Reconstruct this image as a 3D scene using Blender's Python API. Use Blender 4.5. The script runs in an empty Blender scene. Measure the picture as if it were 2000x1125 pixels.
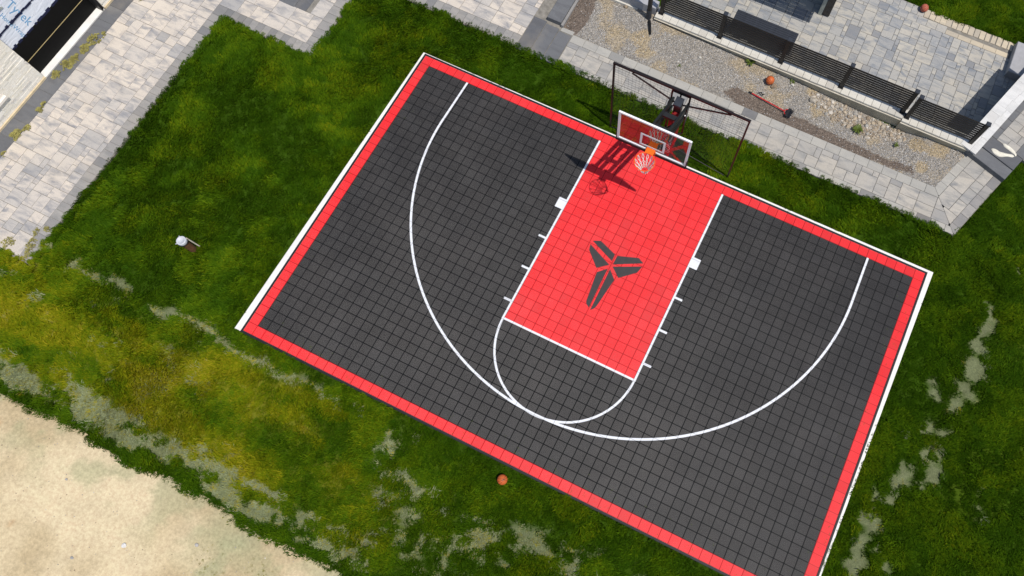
import bpy, math, random
import numpy as np
from mathutils import Vector, Matrix, Euler

random.seed(7)
rng = np.random.default_rng(7)
SC = bpy.context.scene
COL = SC.collection
R = math.radians

# ------------------------------------------------------------------ camera
cam_d = bpy.data.cameras.new('Camera')
cam = bpy.data.objects.new('Camera', cam_d)
COL.objects.link(cam)
right = Vector((0.90084188, 0.4335652, 0.02247488))
down = Vector((0.41870498, -0.85395046, -0.30895752))
fwd = Vector((-0.11476079, 0.28773221, -0.95081025))
m = Matrix((right, -down, -fwd)).transposed().to_4x4()
CAM = Vector((9.5846, -9.3932, 17.2159))
m.translation = CAM
cam.matrix_world = m
cam_d.sensor_width = 36.0
cam_d.lens = 36.0 * 1402.568 / 2000.0
cam_d.shift_x = -175.526 / 2000.0
cam_d.shift_y = 12.77 / 2000.0
cam_d.clip_end = 500
SC.camera = cam
SC.render.resolution_x, SC.render.resolution_y = 1024, 576

# ------------------------------------------------------------------ light
SUN = Vector((0.382, -0.113, 0.917)).normalized()
elev = math.asin(SUN.z)
azim = math.atan2(SUN.x, SUN.y)
world = bpy.data.worlds.new('World')
SC.world = world
world.use_nodes = True
wn = world.node_tree
bg = wn.nodes['Background']
sky = wn.nodes.new('ShaderNodeTexSky')
sky.sky_type = 'NISHITA'
sky.sun_disc = False
sky.sun_elevation = elev
sky.sun_rotation = azim
wn.links.new(sky.outputs[0], bg.inputs[0])
bg.inputs[1].default_value = 0.115
sd = bpy.data.lights.new('Sun', 'SUN')
sd.energy = 4.15
sd.angle = R(0.55)
sd.color = (1.0, 0.95, 0.88)
so = bpy.data.objects.new('Sun', sd)
so.rotation_euler = SUN.to_track_quat('Z', 'Y').to_euler()
so.location = (20, -6, 30)
COL.objects.link(so)
vs = SC.view_settings
vs.view_transform = 'Standard'
vs.look = 'None'
vs.gamma = 1.0
vs.use_curve_mapping = False
vs.exposure = 0.0

# ------------------------------------------------------------------ helpers
def tag(o, label=None, cat=None, group=None, kind=None):
    if label: o['label'] = label
    if cat: o['category'] = cat
    if group: o['group'] = group
    if kind: o['kind'] = kind
    return o

def link(name, me, parent=None, loc=None, rz=0.0):
    o = bpy.data.objects.new(name, me)
    COL.objects.link(o)
    if loc is not None: o.location = loc
    if rz: o.rotation_euler = (0, 0, rz)
    if parent is not None: o.parent = parent
    return o

def empty(name, loc=(0, 0, 0), rz=0.0):
    return link(name, None, None, loc, rz)

class MB:
    """collects polygons for ONE mesh object"""
    def __init__(s): s.v = []; s.f = []; s.mi = []; s.sm = []
    def add(s, vs_, fs, mi=0, smooth=False):
        b = len(s.v); s.v += [tuple(q) for q in vs_]
        for f in fs:
            s.f.append(tuple(b + i for i in f)); s.mi.append(mi); s.sm.append(smooth)
    def box(s, x0, x1, y0, y1, z0, z1, mi=0):
        s.add([(x0,y0,z0),(x1,y0,z0),(x1,y1,z0),(x0,y1,z0),(x0,y0,z1),(x1,y0,z1),(x1,y1,z1),(x0,y1,z1)],
              [(0,3,2,1),(4,5,6,7),(0,1,5,4),(1,2,6,5),(2,3,7,6),(3,0,4,7)], mi)
    def cbox(s, x0, x1, y0, y1, z0, z1, c=0.006, mi=0):
        """box whose top edges are chamfered"""
        s.prism([(x0,y0),(x1,y0),(x1,y1),(x0,y1)], z0, z1, c, mi)
    def prism(s, poly, z0, z1, c=0.0, mi=0):
        n = len(poly)
        if c <= 0:
            s.add([(x,y,z0) for x,y in poly] + [(x,y,z1) for x,y in poly],
                  [tuple(range(n,2*n))] + [(i,(i+1)%n,n+(i+1)%n,n+i) for i in range(n)] + [tuple(range(n-1,-1,-1))], mi)
            return
        cx = sum(q[0] for q in poly)/n; cy = sum(q[1] for q in poly)/n
        ins = []
        for i in range(n):
            p0, p1, p2 = Vector(poly[i-1]), Vector(poly[i]), Vector(poly[(i+1)%n])
            a = (p1-p0); b = (p2-p1)
            if a.length < 1e-6 or b.length < 1e-6: ins.append((p1.x,p1.y)); continue
            a.normalize(); b.normalize()
            na = Vector((-a.y,a.x)); nb = Vector((-b.y,b.x)); d = na+nb
            k = c/max(0.3, 1+na.dot(nb))
            ins.append((p1.x+d.x*k, p1.y+d.y*k))
        s.add([(x,y,z0) for x,y in poly] + [(x,y,z1-c) for x,y in poly] + [(x,y,z1) for x,y in ins],
              [tuple(range(2*n,3*n))] + [(i,(i+1)%n,n+(i+1)%n,n+i) for i in range(n)]
              + [(n+i,n+(i+1)%n,2*n+(i+1)%n,2*n+i) for i in range(n)] + [tuple(range(n-1,-1,-1))], mi)
    def tube(s, a, b, r, n=8, mi=0, r2=None, cap=True):
        a, b = Vector(a), Vector(b); d = (b-a)
        if d.length < 1e-9: return
        q = d.to_track_quat('Z','Y'); r2 = r if r2 is None else r2
        vs_ = [a + q @ Vector((math.cos(2*math.pi*i/n)*r, math.sin(2*math.pi*i/n)*r, 0)) for i in range(n)]
        vs_ += [b + q @ Vector((math.cos(2*math.pi*i/n)*r2, math.sin(2*math.pi*i/n)*r2, 0)) for i in range(n)]
        s.add(vs_, [(i,(i+1)%n,n+(i+1)%n,n+i) for i in range(n)], mi, n > 5)
        if cap: s.add(vs_, [tuple(range(n-1,-1,-1)), tuple(range(n,2*n))], mi)
    def path(s, pts, r, n=6, mi=0):
        for a, b in zip(pts[:-1], pts[1:]): s.tube(a, b, r, n, mi)
    def beam(s, a, b, w, h, mi=0, up=(0,0,1)):
        """rectangular bar from a to b, w across, h along 'up'"""
        a, b = Vector(a), Vector(b); d = (b-a).normalized(); u = Vector(up)
        x = d.cross(u).normalized(); u = x.cross(d).normalized()
        vs_ = [e + x*sx*w/2 + u*su*h/2 for e in (a,b) for sx,su in ((-1,-1),(1,-1),(1,1),(-1,1))]
        s.add(vs_, [(0,1,2,3),(7,6,5,4),(0,4,5,1),(1,5,6,2),(2,6,7,3),(3,7,4,0)], mi)
    def torus(s, c, r0, r1, n=32, k=8, mi=0):
        vs_ = []; fs = []
        for i in range(n):
            a = 2*math.pi*i/n
            for j in range(k):
                b = 2*math.pi*j/k; rr = r0 + r1*math.cos(b)
                vs_.append((c[0]+rr*math.cos(a), c[1]+rr*math.sin(a), c[2]+r1*math.sin(b)))
        for i in range(n):
            for j in range(k):
                fs.append((i*k+j, ((i+1)%n)*k+j, ((i+1)%n)*k+(j+1)%k, i*k+(j+1)%k))
        s.add(vs_, fs, mi, True)
    def lathe(s, prof, c=(0,0,0), n=24, mi=0, smooth=True):
        vs_ = []; fs = []
        for r_, z in prof:
            for i in range(n):
                a = 2*math.pi*i/n; vs_.append((c[0]+r_*math.cos(a), c[1]+r_*math.sin(a), c[2]+z))
        for j in range(len(prof)-1):
            for i in range(n): fs.append((j*n+i, j*n+(i+1)%n, (j+1)*n+(i+1)%n, (j+1)*n+i))
        s.add(vs_, fs, mi, smooth)
    def mesh(s, name, mats):
        me = bpy.data.meshes.new(name)
        me.from_pydata(s.v, [], s.f)
        for k in (mats if isinstance(mats, (list, tuple)) else [mats]): me.materials.append(k)
        me.polygons.foreach_set('material_index', s.mi)
        me.polygons.foreach_set('use_smooth', s.sm)
        me.update()
        return me
    def build(s, name, mats, parent=None, loc=None, rz=0.0):
        return link(name, s.mesh(name, mats), parent, loc, rz)

# value noise in numpy (world-space layout of clumps, patches, colour)
_perm = np.random.default_rng(3).random((256, 256))
def vnoise(x, y, s=1.0, o=0):
    x = np.asarray(x, float)*s + 17.3*o + 1000; y = np.asarray(y, float)*s + 9.1*o + 1000
    xi = np.floor(x).astype(int); yi = np.floor(y).astype(int)
    fx = x-xi; fy = y-yi; fx = fx*fx*(3-2*fx); fy = fy*fy*(3-2*fy)
    g = lambda a, b: _perm[a % 256, b % 256]
    return (g(xi,yi)*(1-fx)+g(xi+1,yi)*fx)*(1-fy) + (g(xi,yi+1)*(1-fx)+g(xi+1,yi+1)*fx)*fy
def fbm(x, y, s=1.0, o=0, n=4):
    t = 0; a = 0.5; w = 0
    for i in range(n):
        t = t + a*vnoise(x, y, s*2**i, o+i*3); w += a; a *= 0.55
    return t/w
def sstep(a, b, x):
    t = np.clip((np.asarray(x, float)-a)/(b-a), 0, 1); return t*t*(3-2*t)

# ------------------------------------------------------------------ materials
class NT:
    def __init__(s, name):
        s.m = bpy.data.materials.new(name); s.m.use_nodes = True
        s.t = s.m.node_tree; s.b = s.t.nodes['Principled BSDF']
        s.b.inputs['Specular IOR Level'].default_value = 0.3
    def n(s, typ, **k):
        x = s.t.nodes.new('ShaderNode'+typ)
        for a, b in k.items(): setattr(x, a, b)
        return x
    def l(s, a, b): s.t.links.new(a, b)
    def pos(s, obj=False, scale=(1,1,1), rot=(0,0,0)):
        g = s.n('TexCoord').outputs['Object'] if obj else s.n('NewGeometry').outputs['Position']
        mp = s.n('Mapping'); mp.inputs['Scale'].default_value = scale; mp.inputs['Rotation'].default_value = rot
        s.l(g, mp.inputs['Vector']); return mp.outputs[0]
    def noise(s, vec, scale, detail=4, rough=0.6, dist=0.0):
        x = s.n('TexNoise'); x.inputs['Scale'].default_value = scale; x.inputs['Detail'].default_value = detail
        x.inputs['Roughness'].default_value = rough; x.inputs['Distortion'].default_value = dist
        s.l(vec, x.inputs['Vector']); return x.outputs['Fac']
    def ramp(s, fac, stops):
        x = s.n('ValToRGB'); e = x.color_ramp.elements
        while len(e) < len(stops): e.new(0.5)
        for i, (p, c) in enumerate(stops):
            e[i].position = p; e[i].color = (*c, 1) if len(c) == 3 else c
        s.l(fac, x.inputs[0]); return x.outputs[0]
    def mix(s, fac, a, b, blend='MIX'):
        x = s.n('Mix', data_type='RGBA', blend_type=blend)
        for v, i in ((fac, 0), (a, 6), (b, 7)):
            if isinstance(v, (int, float)): x.inputs[i].default_value = v
            elif isinstance(v, tuple): x.inputs[i].default_value = (*v, 1)
            else: s.l(v, x.inputs[i])
        return x.outputs[2]
    def math(s, op, a, b=0.0, c=0.0, clamp=False):
        x = s.n('Math', operation=op); x.use_clamp = clamp
        for i, v in enumerate((a, b, c)):
            if isinstance(v, (int, float)): x.inputs[i].default_value = v
            else: s.l(v, x.inputs[i])
        return x.outputs[0]
    def bump(s, h, strength=0.4, dist=0.01):
        x = s.n('Bump'); x.inputs['Strength'].default_value = strength; x.inputs['Distance'].default_value = dist
        s.l(h, x.inputs['Height']); s.l(x.outputs[0], s.b.inputs['Normal'])
    def col(s, c):
        if isinstance(c, tuple): s.b.inputs['Base Color'].default_value = (*c, 1)
        else: s.l(c, s.b.inputs['Base Color'])
    def attr(s, name, typ='GEOMETRY'):
        x = s.n('Attribute', attribute_name=name, attribute_type=typ); return x

def simple(name, c, rough=0.6, var=0.15, scale=6.0, bump=0.15, metal=0.0, spec=0.3, obj=True):
    k = NT(name); v = k.pos(obj)
    f = k.noise(v, scale, 5)
    lo = tuple(x*(1-var) for x in c); hi = tuple(min(1, x*(1+var)) for x in c)
    k.col(k.ramp(f, [(0.3, lo), (0.7, hi)]))
    k.b.inputs['Roughness'].default_value = rough; k.b.inputs['Metallic'].default_value = metal
    k.b.inputs['Specular IOR Level'].default_value = spec
    if bump: k.bump(k.noise(v, scale*6, 3), bump, 0.004)
    return k.m

def rnd_value(k):
    """one random number for each paver: object random for single pieces, face attribute for joined ones"""
    return k.math('FRACT', k.math('ADD', k.n('ObjectInfo').outputs['Random'], k.attr('shade').outputs['Fac']))

def paver_mat(name, light, mid, dark, smudge, amount=0.5, streak=(1.0, 3.0, 1.0)):
    k = NT(name); r = rnd_value(k); v = k.pos()
    # offset the marbling for each piece so that it stops at the joints
    cx = k.n('CombineXYZ'); k.l(k.math('MULTIPLY', r, 37.0), cx.inputs[0]); k.l(k.math('MULTIPLY', r, 91.0), cx.inputs[1])
    va = k.n('VectorMath', operation='ADD'); k.l(v, va.inputs[0]); k.l(cx.outputs[0], va.inputs[1])
    mp = k.n('Mapping'); mp.inputs['Scale'].default_value = streak; k.l(va.outputs[0], mp.inputs[0]); v2 = mp.outputs[0]
    base = k.ramp(r, [(0.0, mid), (0.3, light), (0.62, tuple(a*0.5+b*0.5 for a, b in zip(light, mid))), (0.82, mid), (1.0, dark)])
    cloud = k.noise(v2, 1.7, 5, 0.65, 0.6)
    c1 = k.mix(k.ramp(cloud, [(0.46, (0,0,0)), (0.68, (1,1,1))]), base, smudge)
    c1 = k.mix(amount, base, c1)
    fine = k.noise(v, 60, 3)
    c2 = k.mix(0.25, c1, k.ramp(fine, [(0.3, (0.25,0.25,0.25)), (0.7, (0.95,0.93,0.9))]), 'OVERLAY')
    dirt = k.noise(v, 0.9, 4)
    c3 = k.mix(k.ramp(dirt, [(0.5, (0,0,0)), (0.8, (0.35,0.35,0.35))]), c2, (0.36, 0.31, 0.24))
    k.col(c3); k.b.inputs['Roughness'].default_value = 0.85
    k.bump(k.math('ADD', fine, cloud), 0.35, 0.004)
    return k.m

M = {}
M['paver_sunlit'] = paver_mat('sunlit_paver', (0.545,0.48,0.405), (0.44,0.405,0.365), (0.31,0.30,0.29), (0.22,0.22,0.23), 0.95)  # brighter copy of the walk paver, sun backscatter put into the colour
M['paver_walk'] = paver_mat('walk_paver', (0.39,0.36,0.315), (0.32,0.305,0.28), (0.24,0.235,0.23), (0.17,0.175,0.18), 0.85)
M['paver_low'] = paver_mat('terrace_paver', (0.40,0.375,0.325), (0.30,0.30,0.295), (0.20,0.205,0.215), (0.16,0.18,0.21), 0.9)
M['paver_border'] = paver_mat('border_paver', (0.29,0.275,0.255), (0.235,0.225,0.215), (0.15,0.15,0.152), (0.16,0.16,0.16), 0.6)
M['paver_border_walk'] = paver_mat('walk_border_paver', (0.36,0.345,0.31), (0.30,0.29,0.265), (0.12,0.12,0.125), (0.2,0.2,0.2), 0.4)
M['paver_dark'] = paver_mat('bluestone', (0.13,0.133,0.14), (0.115,0.118,0.125), (0.09,0.092,0.10), (0.08,0.08,0.085), 0.5)
M['tan_brick'] = paver_mat('tan_brick', (0.50,0.43,0.32), (0.44,0.38,0.29), (0.36,0.32,0.26), (0.3,0.27,0.22), 0.5)
M['coping'] = paver_mat('coping_block', (0.54,0.515,0.46), (0.49,0.47,0.42), (0.43,0.41,0.37), (0.40,0.38,0.34), 0.5)
M['coping_cool'] = paver_mat('wall_cap', (0.60,0.59,0.57), (0.54,0.53,0.51), (0.47,0.46,0.45), (0.42,0.42,0.42), 0.6)
M['bed'] = simple('paver_bedding', (0.20,0.185,0.16), 0.95, 0.3, 8, 0.3, obj=False)
M['underlay'] = simple('grey_underlay', (0.34,0.33,0.32), 0.95, 0.1, 3, 0.2, obj=False)
M['concrete'] = simple('white_concrete', (0.72,0.70,0.66), 0.85, 0.10, 3, 0.3, obj=False)
M['ledge'] = simple('ledge_mortar', (0.50,0.46,0.38), 0.9, 0.2, 5, 0.3, obj=False)
M['wall_concrete'] = simple('poured_concrete', (0.40,0.355,0.26), 0.9, 0.25, 2.5, 0.4, obj=False)
M['black_metal'] = simple('black_powder_coat', (0.012,0.012,0.013), 0.45, 0.2, 20, 0.1, spec=0.4)
M['fence_black'] = simple('fence_black', (0.014,0.013,0.013), 0.42, 0.25, 5, 0.1, spec=0.4)
M['brown_metal'] = simple('dark_brown_tube', (0.009,0.005,0.005), 0.45, 0.2, 20, 0.0, spec=0.4)
M['white_paint'] = simple('white_enamel', (0.80,0.80,0.82), 0.4, 0.03, 8, 0.0)
k = NT('court_line_paint'); v = k.pos(); sp = k.n('SeparateXYZ'); k.l(v, sp.inputs[0])
jt = [k.math('LESS_THAN', k.math('ABSOLUTE', k.math('SUBTRACT', k.math('FRACT', k.math('DIVIDE', sp.outputs[i], 0.254)), 0.5)), 0.47) for i in (0, 1)]
k.col(k.mix(k.math('MULTIPLY', jt[0], jt[1]), (0.42,0.42,0.43), k.ramp(k.noise(v, 7, 7, 0.8), [(0.3,(0.54,0.54,0.555)),(0.45,(0.65,0.66,0.69)),(0.7,(0.70,0.71,0.74))])))
k.b.inputs['Roughness'].default_value = 0.6
M['line_paint'] = k.m
M['emblem_paint'] = simple('emblem_paint', (0.040,0.036,0.036), 0.6, 0.15, 9, 0.1, obj=False)
M['trim'] = simple('rubber_edge_trim', (0.012,0.011,0.014), 0.6, 0.2, 5, 0.1, obj=False)
M['pad_red'] = simple('red_vinyl_pad', (0.22,0.012,0.014), 0.5, 0.15, 6, 0.1)
M['pad_dark'] = simple('dark_edge_padding', (0.020,0.013,0.014), 0.6, 0.2, 10, 0.1)
M['rim_orange'] = simple('orange_rim_paint', (0.80,0.13,0.01), 0.4, 0.06, 10, 0.0)
M['net_white'] = simple('white_net_cord', (0.75,0.73,0.70), 0.8, 0.06, 10, 0.0)
M['net_dark'] = simple('black_net_cord', (0.012,0.016,0.018), 0.8, 0.1, 10, 0.0)
M['red_handle'] = simple('red_fibreglass', (0.45,0.015,0.02), 0.35, 0.1, 10, 0.0)
M['cloth'] = simple('offwhite_cloth', (0.66,0.62,0.52), 0.9, 0.12, 14, 0.3)
M['wrap_text'] = simple('blue_print', (0.16,0.36,0.58), 0.7, 0.1, 10, 0.0)
M['pad_text'] = simple('white_print', (0.72,0.70,0.70), 0.6, 0.05, 10, 0.0)
M['foundation'] = simple('black_waterproofing', (0.0035,0.0035,0.0035), 0.6, 0.3, 6, 0.2, spec=0.15)
M['gold'] = simple('brass_strip', (0.42,0.33,0.16), 0.5, 0.15, 10, 0.0)
M['tape'] = simple('navy_tape', (0.008,0.012,0.045), 0.6, 0.3, 10, 0.1)
M['board_tan'] = simple('raw_ledger_board', (0.62,0.50,0.32), 0.8, 0.15, 6, 0.2)
M['beam_white'] = simple('primed_beam', (0.78,0.72,0.64), 0.6, 0.06, 6, 0.1)
M['pipe_brown'] = simple('weathered_pipe', (0.12,0.055,0.025), 0.7, 0.4, 12, 0.3)
M['bucket_white'] = simple('white_plastic', (0.50,0.51,0.54), 0.45, 0.06, 10, 0.0)
M['wood_stake'] = simple('grey_stake', (0.5,0.45,0.36), 0.8, 0.2, 10, 0.2)
M['table_dark'] = simple('charcoal_slat', (0.026,0.030,0.040), 0.5, 0.2, 8, 0.1, spec=0.4)
M['deck_wood'] = simple('stained_timber', (0.06,0.055,0.05), 0.7, 0.3, 6, 0.3)
M['post_grey'] = simple('pale_grey_post', (0.36,0.39,0.36), 0.7, 0.2, 6, 0.3)
M['stone_slab'] = simple('grey_stone_slab', (0.33,0.33,0.345), 0.85, 0.08, 7, 0.3)
M['mortar'] = simple('veneer_mortar', (0.62,0.58,0.51), 0.9, 0.2, 8, 0.3)

def rock_mat(name, stops, rough=0.9):
    k = NT(name); r = rnd_value(k)
    c = k.ramp(r, stops); n = k.noise(k.pos(), 25, 5)
    k.col(k.mix(0.35, c, k.ramp(n, [(0.3,(0.15,0.14,0.12)),(0.7,(0.9,0.88,0.84))]), 'OVERLAY'))
    k.b.inputs['Roughness'].default_value = rough; k.bump(n, 0.5, 0.01)
    return k.m
M['rock'] = rock_mat('rubble_stone', [(0,(0.22,0.17,0.12)),(0.3,(0.34,0.28,0.21)),(0.55,(0.30,0.29,0.27)),(0.8,(0.40,0.33,0.24)),(1,(0.52,0.49,0.45))])
M['pebble'] = rock_mat('gravel_pebble', [(0,(0.14,0.14,0.145)),(0.3,(0.26,0.255,0.25)),(0.6,(0.34,0.335,0.33)),(0.85,(0.40,0.37,0.34)),(1,(0.60,0.59,0.58))])
M['veneer'] = rock_mat('ledge_stone', [(0,(0.76,0.71,0.61)),(0.35,(0.83,0.78,0.69)),(0.7,(0.80,0.75,0.67)),(0.93,(0.85,0.81,0.73)),(1,(0.58,0.54,0.50))])

# moulded court tile plastic
def tile_mat(name, c):
    k = NT(name); v = k.pos(); r = k.math('FRACT', k.math('ADD', k.n('ObjectInfo').outputs['Random'], k.attr('shade').outputs['Fac']))
    f = k.noise(v, 1.3, 4)
    a = k.mix(k.ramp(f, [(0.42,(0,0,0)),(0.75,(1,1,1))]), c, tuple(x*0.93+0.012 for x in c))
    jit = k.ramp(r, [(0,(0.86,0.86,0.86)),(1,(1.10,1.10,1.10))])
    sc = k.noise(k.pos(scale=(1,1,1), rot=(0,0,0.6)), 5, 7, 0.8)
    du = k.noise(v, 0.55, 6, 0.7)
    a = k.mix(k.ramp(du, [(0.44,(0,0,0)),(0.74,(0.12,0.12,0.12))]), a, (0.16,0.14,0.125))
    a = k.mix(1.0, a, jit, 'MULTIPLY')
    a = k.mix(k.ramp(sc, [(0.64,(0,0,0)),(0.78,(0.22,0.22,0.22))]), a, (0.10,0.085,0.075))
    k.col(a); k.b.inputs['Roughness'].default_value = 0.55; k.b.inputs['Specular IOR Level'].default_value = 0.25
    return k.m
M['tile_red'] = tile_mat('red_court_tile', (0.86,0.022,0.028))
M['tile_grey'] = tile_mat('charcoal_court_tile', (0.0255,0.024,0.0245))
M['joint_shade_black'] = simple('black_joint_shade', (0.003,0.004,0.0045), 0.8, 0.2, 9, 0.0, obj=False)  # joint floor of charcoal tiles: shade in the slot painted as near black
M['joint_shade_red'] = simple('red_joint_shade', (0.40,0.010,0.014), 0.6, 0.1, 9, 0.0, obj=False)  # darkened copy of the tile red, slot shade put into the colour

# glass pane of the backboard: clear, with a Fresnel reflection
k = NT('backboard_glass'); k.t.nodes.remove(k.b)
tr = k.n('BsdfTransparent'); tr.inputs[0].default_value = (0.72,0.74,0.72,1)
gl = k.n('BsdfGlossy'); gl.inputs['Roughness'].default_value = 0.02
fr = k.n('Fresnel'); fr.inputs[0].default_value = 1.55
ms = k.n('MixShader'); bf = k.n('NewGeometry').outputs['Backfacing']; k.l(k.math('MULTIPLY', k.math('MULTIPLY', fr.outputs[0], 3.3), k.math('SUBTRACT', 1.0, bf)), ms.inputs[0]); k.l(tr.outputs[0], ms.inputs[1]); k.l(gl.outputs[0], ms.inputs[2])
k.l(ms.outputs[0], k.t.nodes['Material Output'].inputs[0])
M['glass'] = k.m

# basketball leather
k = NT('orange_ball'); v = k.pos(True)
k.col(k.ramp(k.noise(v, 9, 4), [(0.3,(0.42,0.085,0.02)),(0.7,(0.55,0.13,0.035))]))
vo = k.n('TexVoronoi'); vo.inputs['Scale'].default_value = 220; k.l(v, vo.inputs['Vector']); k.bump(vo.outputs['Distance'], 0.3, 0.002)
k.b.inputs['Roughness'].default_value = 0.5
M['ball'] = k.m
k = NT('faded_ball'); v = k.pos(True)
k.col(k.ramp(k.noise(v, 9, 4), [(0.3,(0.36,0.085,0.05)),(0.7,(0.46,0.13,0.085))])); k.b.inputs['Roughness'].default_value = 0.6
M['ball_faded'] = k.m
M['ball_seam'] = simple('ball_seam', (0.015,0.01,0.008), 0.6, 0.1, 10, 0.0)

# house wrap: white woven sheet with faint folds
k = NT('house_wrap'); v = k.pos()
k.col(k.ramp(k.noise(v, 2.0, 4), [(0.3,(0.66,0.70,0.78)),(0.7,(0.80,0.82,0.88))])); k.b.inputs['Roughness'].default_value = 0.55
k.bump(k.noise(k.pos(scale=(1,0.5,2)), 5, 5, 0.6, 0.8), 0.6, 0.03)
M['wrap'] = k.m

# ground sheets coloured by painted zones (grass soil, sand, gravel): 'zone' colour attribute
def zone_mat(name, grain_scale, grain, bump, bdist, vor=None):
    k = NT(name); v = k.pos(); c = k.attr('zone').outputs['Color']
    f = k.noise(v, grain_scale, 6, 0.7)
    c = k.mix(grain, c, k.ramp(f, [(0.3,(0.12,0.12,0.12)),(0.72,(0.92,0.92,0.92))]), 'OVERLAY')
    h = f
    if vor:
        x = k.n('TexVoronoi'); x.inputs['Scale'].default_value = vor; k.l(v, x.inputs['Vector'])
        c = k.mix(0.55, c, k.ramp(k.n('SeparateColor').outputs[0] if False else x.outputs['Color'], [(0.15,(0.16,0.16,0.17)),(0.55,(0.5,0.5,0.5)),(0.9,(0.86,0.84,0.82))]), 'OVERLAY')
        h = k.math('ADD', f, k.math('MULTIPLY', x.outputs['Distance'], -2.0))
    k.col(c); k.b.inputs['Roughness'].default_value = 0.95; k.b.inputs['Specular IOR Level'].default_value = 0.02
    k.bump(h, bump, bdist)
    return k.m
M['soil'] = zone_mat('soil_and_thatch', 35, 0.5, 0.6, 0.02)
M['sand'] = zone_mat('sandy_soil', 14, 0.30, 0.5, 0.02)
M['gravel'] = zone_mat('crushed_gravel', 50, 0.35, 0.9, 0.02, 38)

# grass blades: colour from the clump's own growth ('tint') and each blade's age
k = NT('grass_blade')
ti = k.attr('tint', 'INSTANCER').outputs['Fac']; bl = k.attr('blade').outputs['Fac']
t2 = k.math('ADD', ti, k.math('MULTIPLY', k.math('SUBTRACT', bl, 0.5), 0.20), clamp=True)
k.col(k.ramp(t2, [(0.0,(0.022,0.058,0.001)),(0.25,(0.062,0.116,0.002)),(0.5,(0.158,0.172,0.003)),(0.66,(0.275,0.232,0.010)),(0.74,(0.19,0.205,0.085)),(1.0,(0.235,0.265,0.15))]))
k.b.inputs['Roughness'].default_value = 0.7; k.b.inputs['Specular IOR Level'].default_value = 0.04
M['grass'] = k.m
M['weed'] = simple('weed_leaf', (0.075,0.105,0.015), 0.6, 0.35, 20, 0.0)
M['shrub'] = simple('creeper_leaf', (0.25,0.225,0.065), 0.6, 0.4, 9, 0.0, obj=False)

# ------------------------------------------------------------------ big stamped meshes
def stamp(name, bv, bf, xf, mats, mi=None, shade=None, fmi=None):
    """repeat a base mesh (bv, bf quads) by a list of 4x3 transforms (scale xyz, translation)"""
    bv = np.asarray(bv, np.float32); nv = len(bv); n = len(xf)
    V = np.empty((n, nv, 3), np.float32)
    for i, (s, t) in enumerate(xf): V[i] = bv*np.asarray(s, np.float32) + np.asarray(t, np.float32)
    loops = np.concatenate([np.asarray(f) for f in bf]); lens = np.array([len(f) for f in bf])
    L = (loops[None, :] + (np.arange(n)*nv)[:, None]).ravel()
    me = bpy.data.meshes.new(name)
    me.vertices.add(n*nv); me.vertices.foreach_set('co', V.ravel())
    me.loops.add(len(L)); me.loops.foreach_set('vertex_index', L.astype(np.int32))
    nf = len(bf)*n; me.polygons.add(nf)
    tot = np.tile(lens, n); st = np.concatenate([[0], np.cumsum(tot)[:-1]])
    me.polygons.foreach_set('loop_start', st.astype(np.int32)); me.polygons.foreach_set('loop_total', tot.astype(np.int32))
    for k_ in (mats if isinstance(mats, (list, tuple)) else [mats]): me.materials.append(k_)
    if mi is not None: me.polygons.foreach_set('material_index', np.repeat(np.asarray(mi, np.int32), len(bf)))
    if shade is not None:
        a = me.attributes.new('shade', 'FLOAT', 'FACE'); a.data.foreach_set('value', np.repeat(np.asarray(shade, np.float32), len(bf)))
    me.update(calc_edges=True); me.validate()
    return me

# ------------------------------------------------------------------ terrain
def grid_sheet(name, xs, ys, zf, keep, colf, mat, kind='structure'):
    xs = np.asarray(xs); ys = np.asarray(ys)
    X, Y = np.meshgrid(xs, ys); Z = zf(X, Y)
    nx, ny = len(xs), len(ys)
    V = np.stack([X, Y, Z], -1).reshape(-1, 3)
    i = np.arange(nx-1)[None, :] + (np.arange(ny-1)*nx)[:, None]
    F = np.stack([i, i+1, i+nx+1, i+nx], -1).reshape(-1, 4)
    c = V[F].mean(1); F = F[keep(c[:, 0], c[:, 1])]
    used = np.unique(F); remap = np.full(len(V), -1); remap[used] = np.arange(len(used)); V = V[used]; F = remap[F]
    me = bpy.data.meshes.new(name); me.from_pydata(V.tolist(), [], F.tolist())
    a = me.color_attributes.new('zone', 'FLOAT_COLOR', 'POINT')
    C = np.ones((len(V), 4), np.float32); C[:, :3] = colf(V[:, 0], V[:, 1]); a.data.foreach_set('color', C.ravel())
    me.materials.append(mat)
    me.polygons.foreach_set('use_smooth', np.ones(len(F), bool)); me.update()
    return tag(link(name, me), kind=kind)

def lerp3(a, b, t): t = np.asarray(t)[:, None]; return np.asarray(a)*(1-t) + np.asarray(b)*t

PX0, PX1, PY0 = -8.40, -6.10, -9.72      # pale paved court beside the house
GREY = (0.2, 0.2, 0.2)
RBLOB = [(16.9,1.2,.12),(17.2,.9,.1),(16.59,-.32,.16),(16.59,-.74,.2),(16.53,-1.18,.22),(16.58,-1.86,.30),(16.56,-2.5,.26),(16.4,-3.05,.24),(15.95,-2.93,.13),
 (15.8,-2.68,.12),(16.01,-3.77,.22),(16.47,-3.7,.14),(15.73,-4.22,.13),(16.1,-4.44,.14),(16.44,-4.28,.17),(16.46,-4.82,.26),(16.3,-5.12,.12),
 (15.78,-5.09,.27),(15.6,-4.87,.12),(15.76,-5.75,.2),(15.33,-5.87,.16),(15.25,-6.4,.18),(15.55,-6.5,.2),(15.42,-7.0,.2),(15.46,-7.45,.26),
 (15.87,-6.93,.12),(16.07,-7.25,.16),(17.65,-4.6,.12),(17.67,-5.07,.12),(-1.88,-9.3,.18),(2.9,-8.6,.0)]

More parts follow.
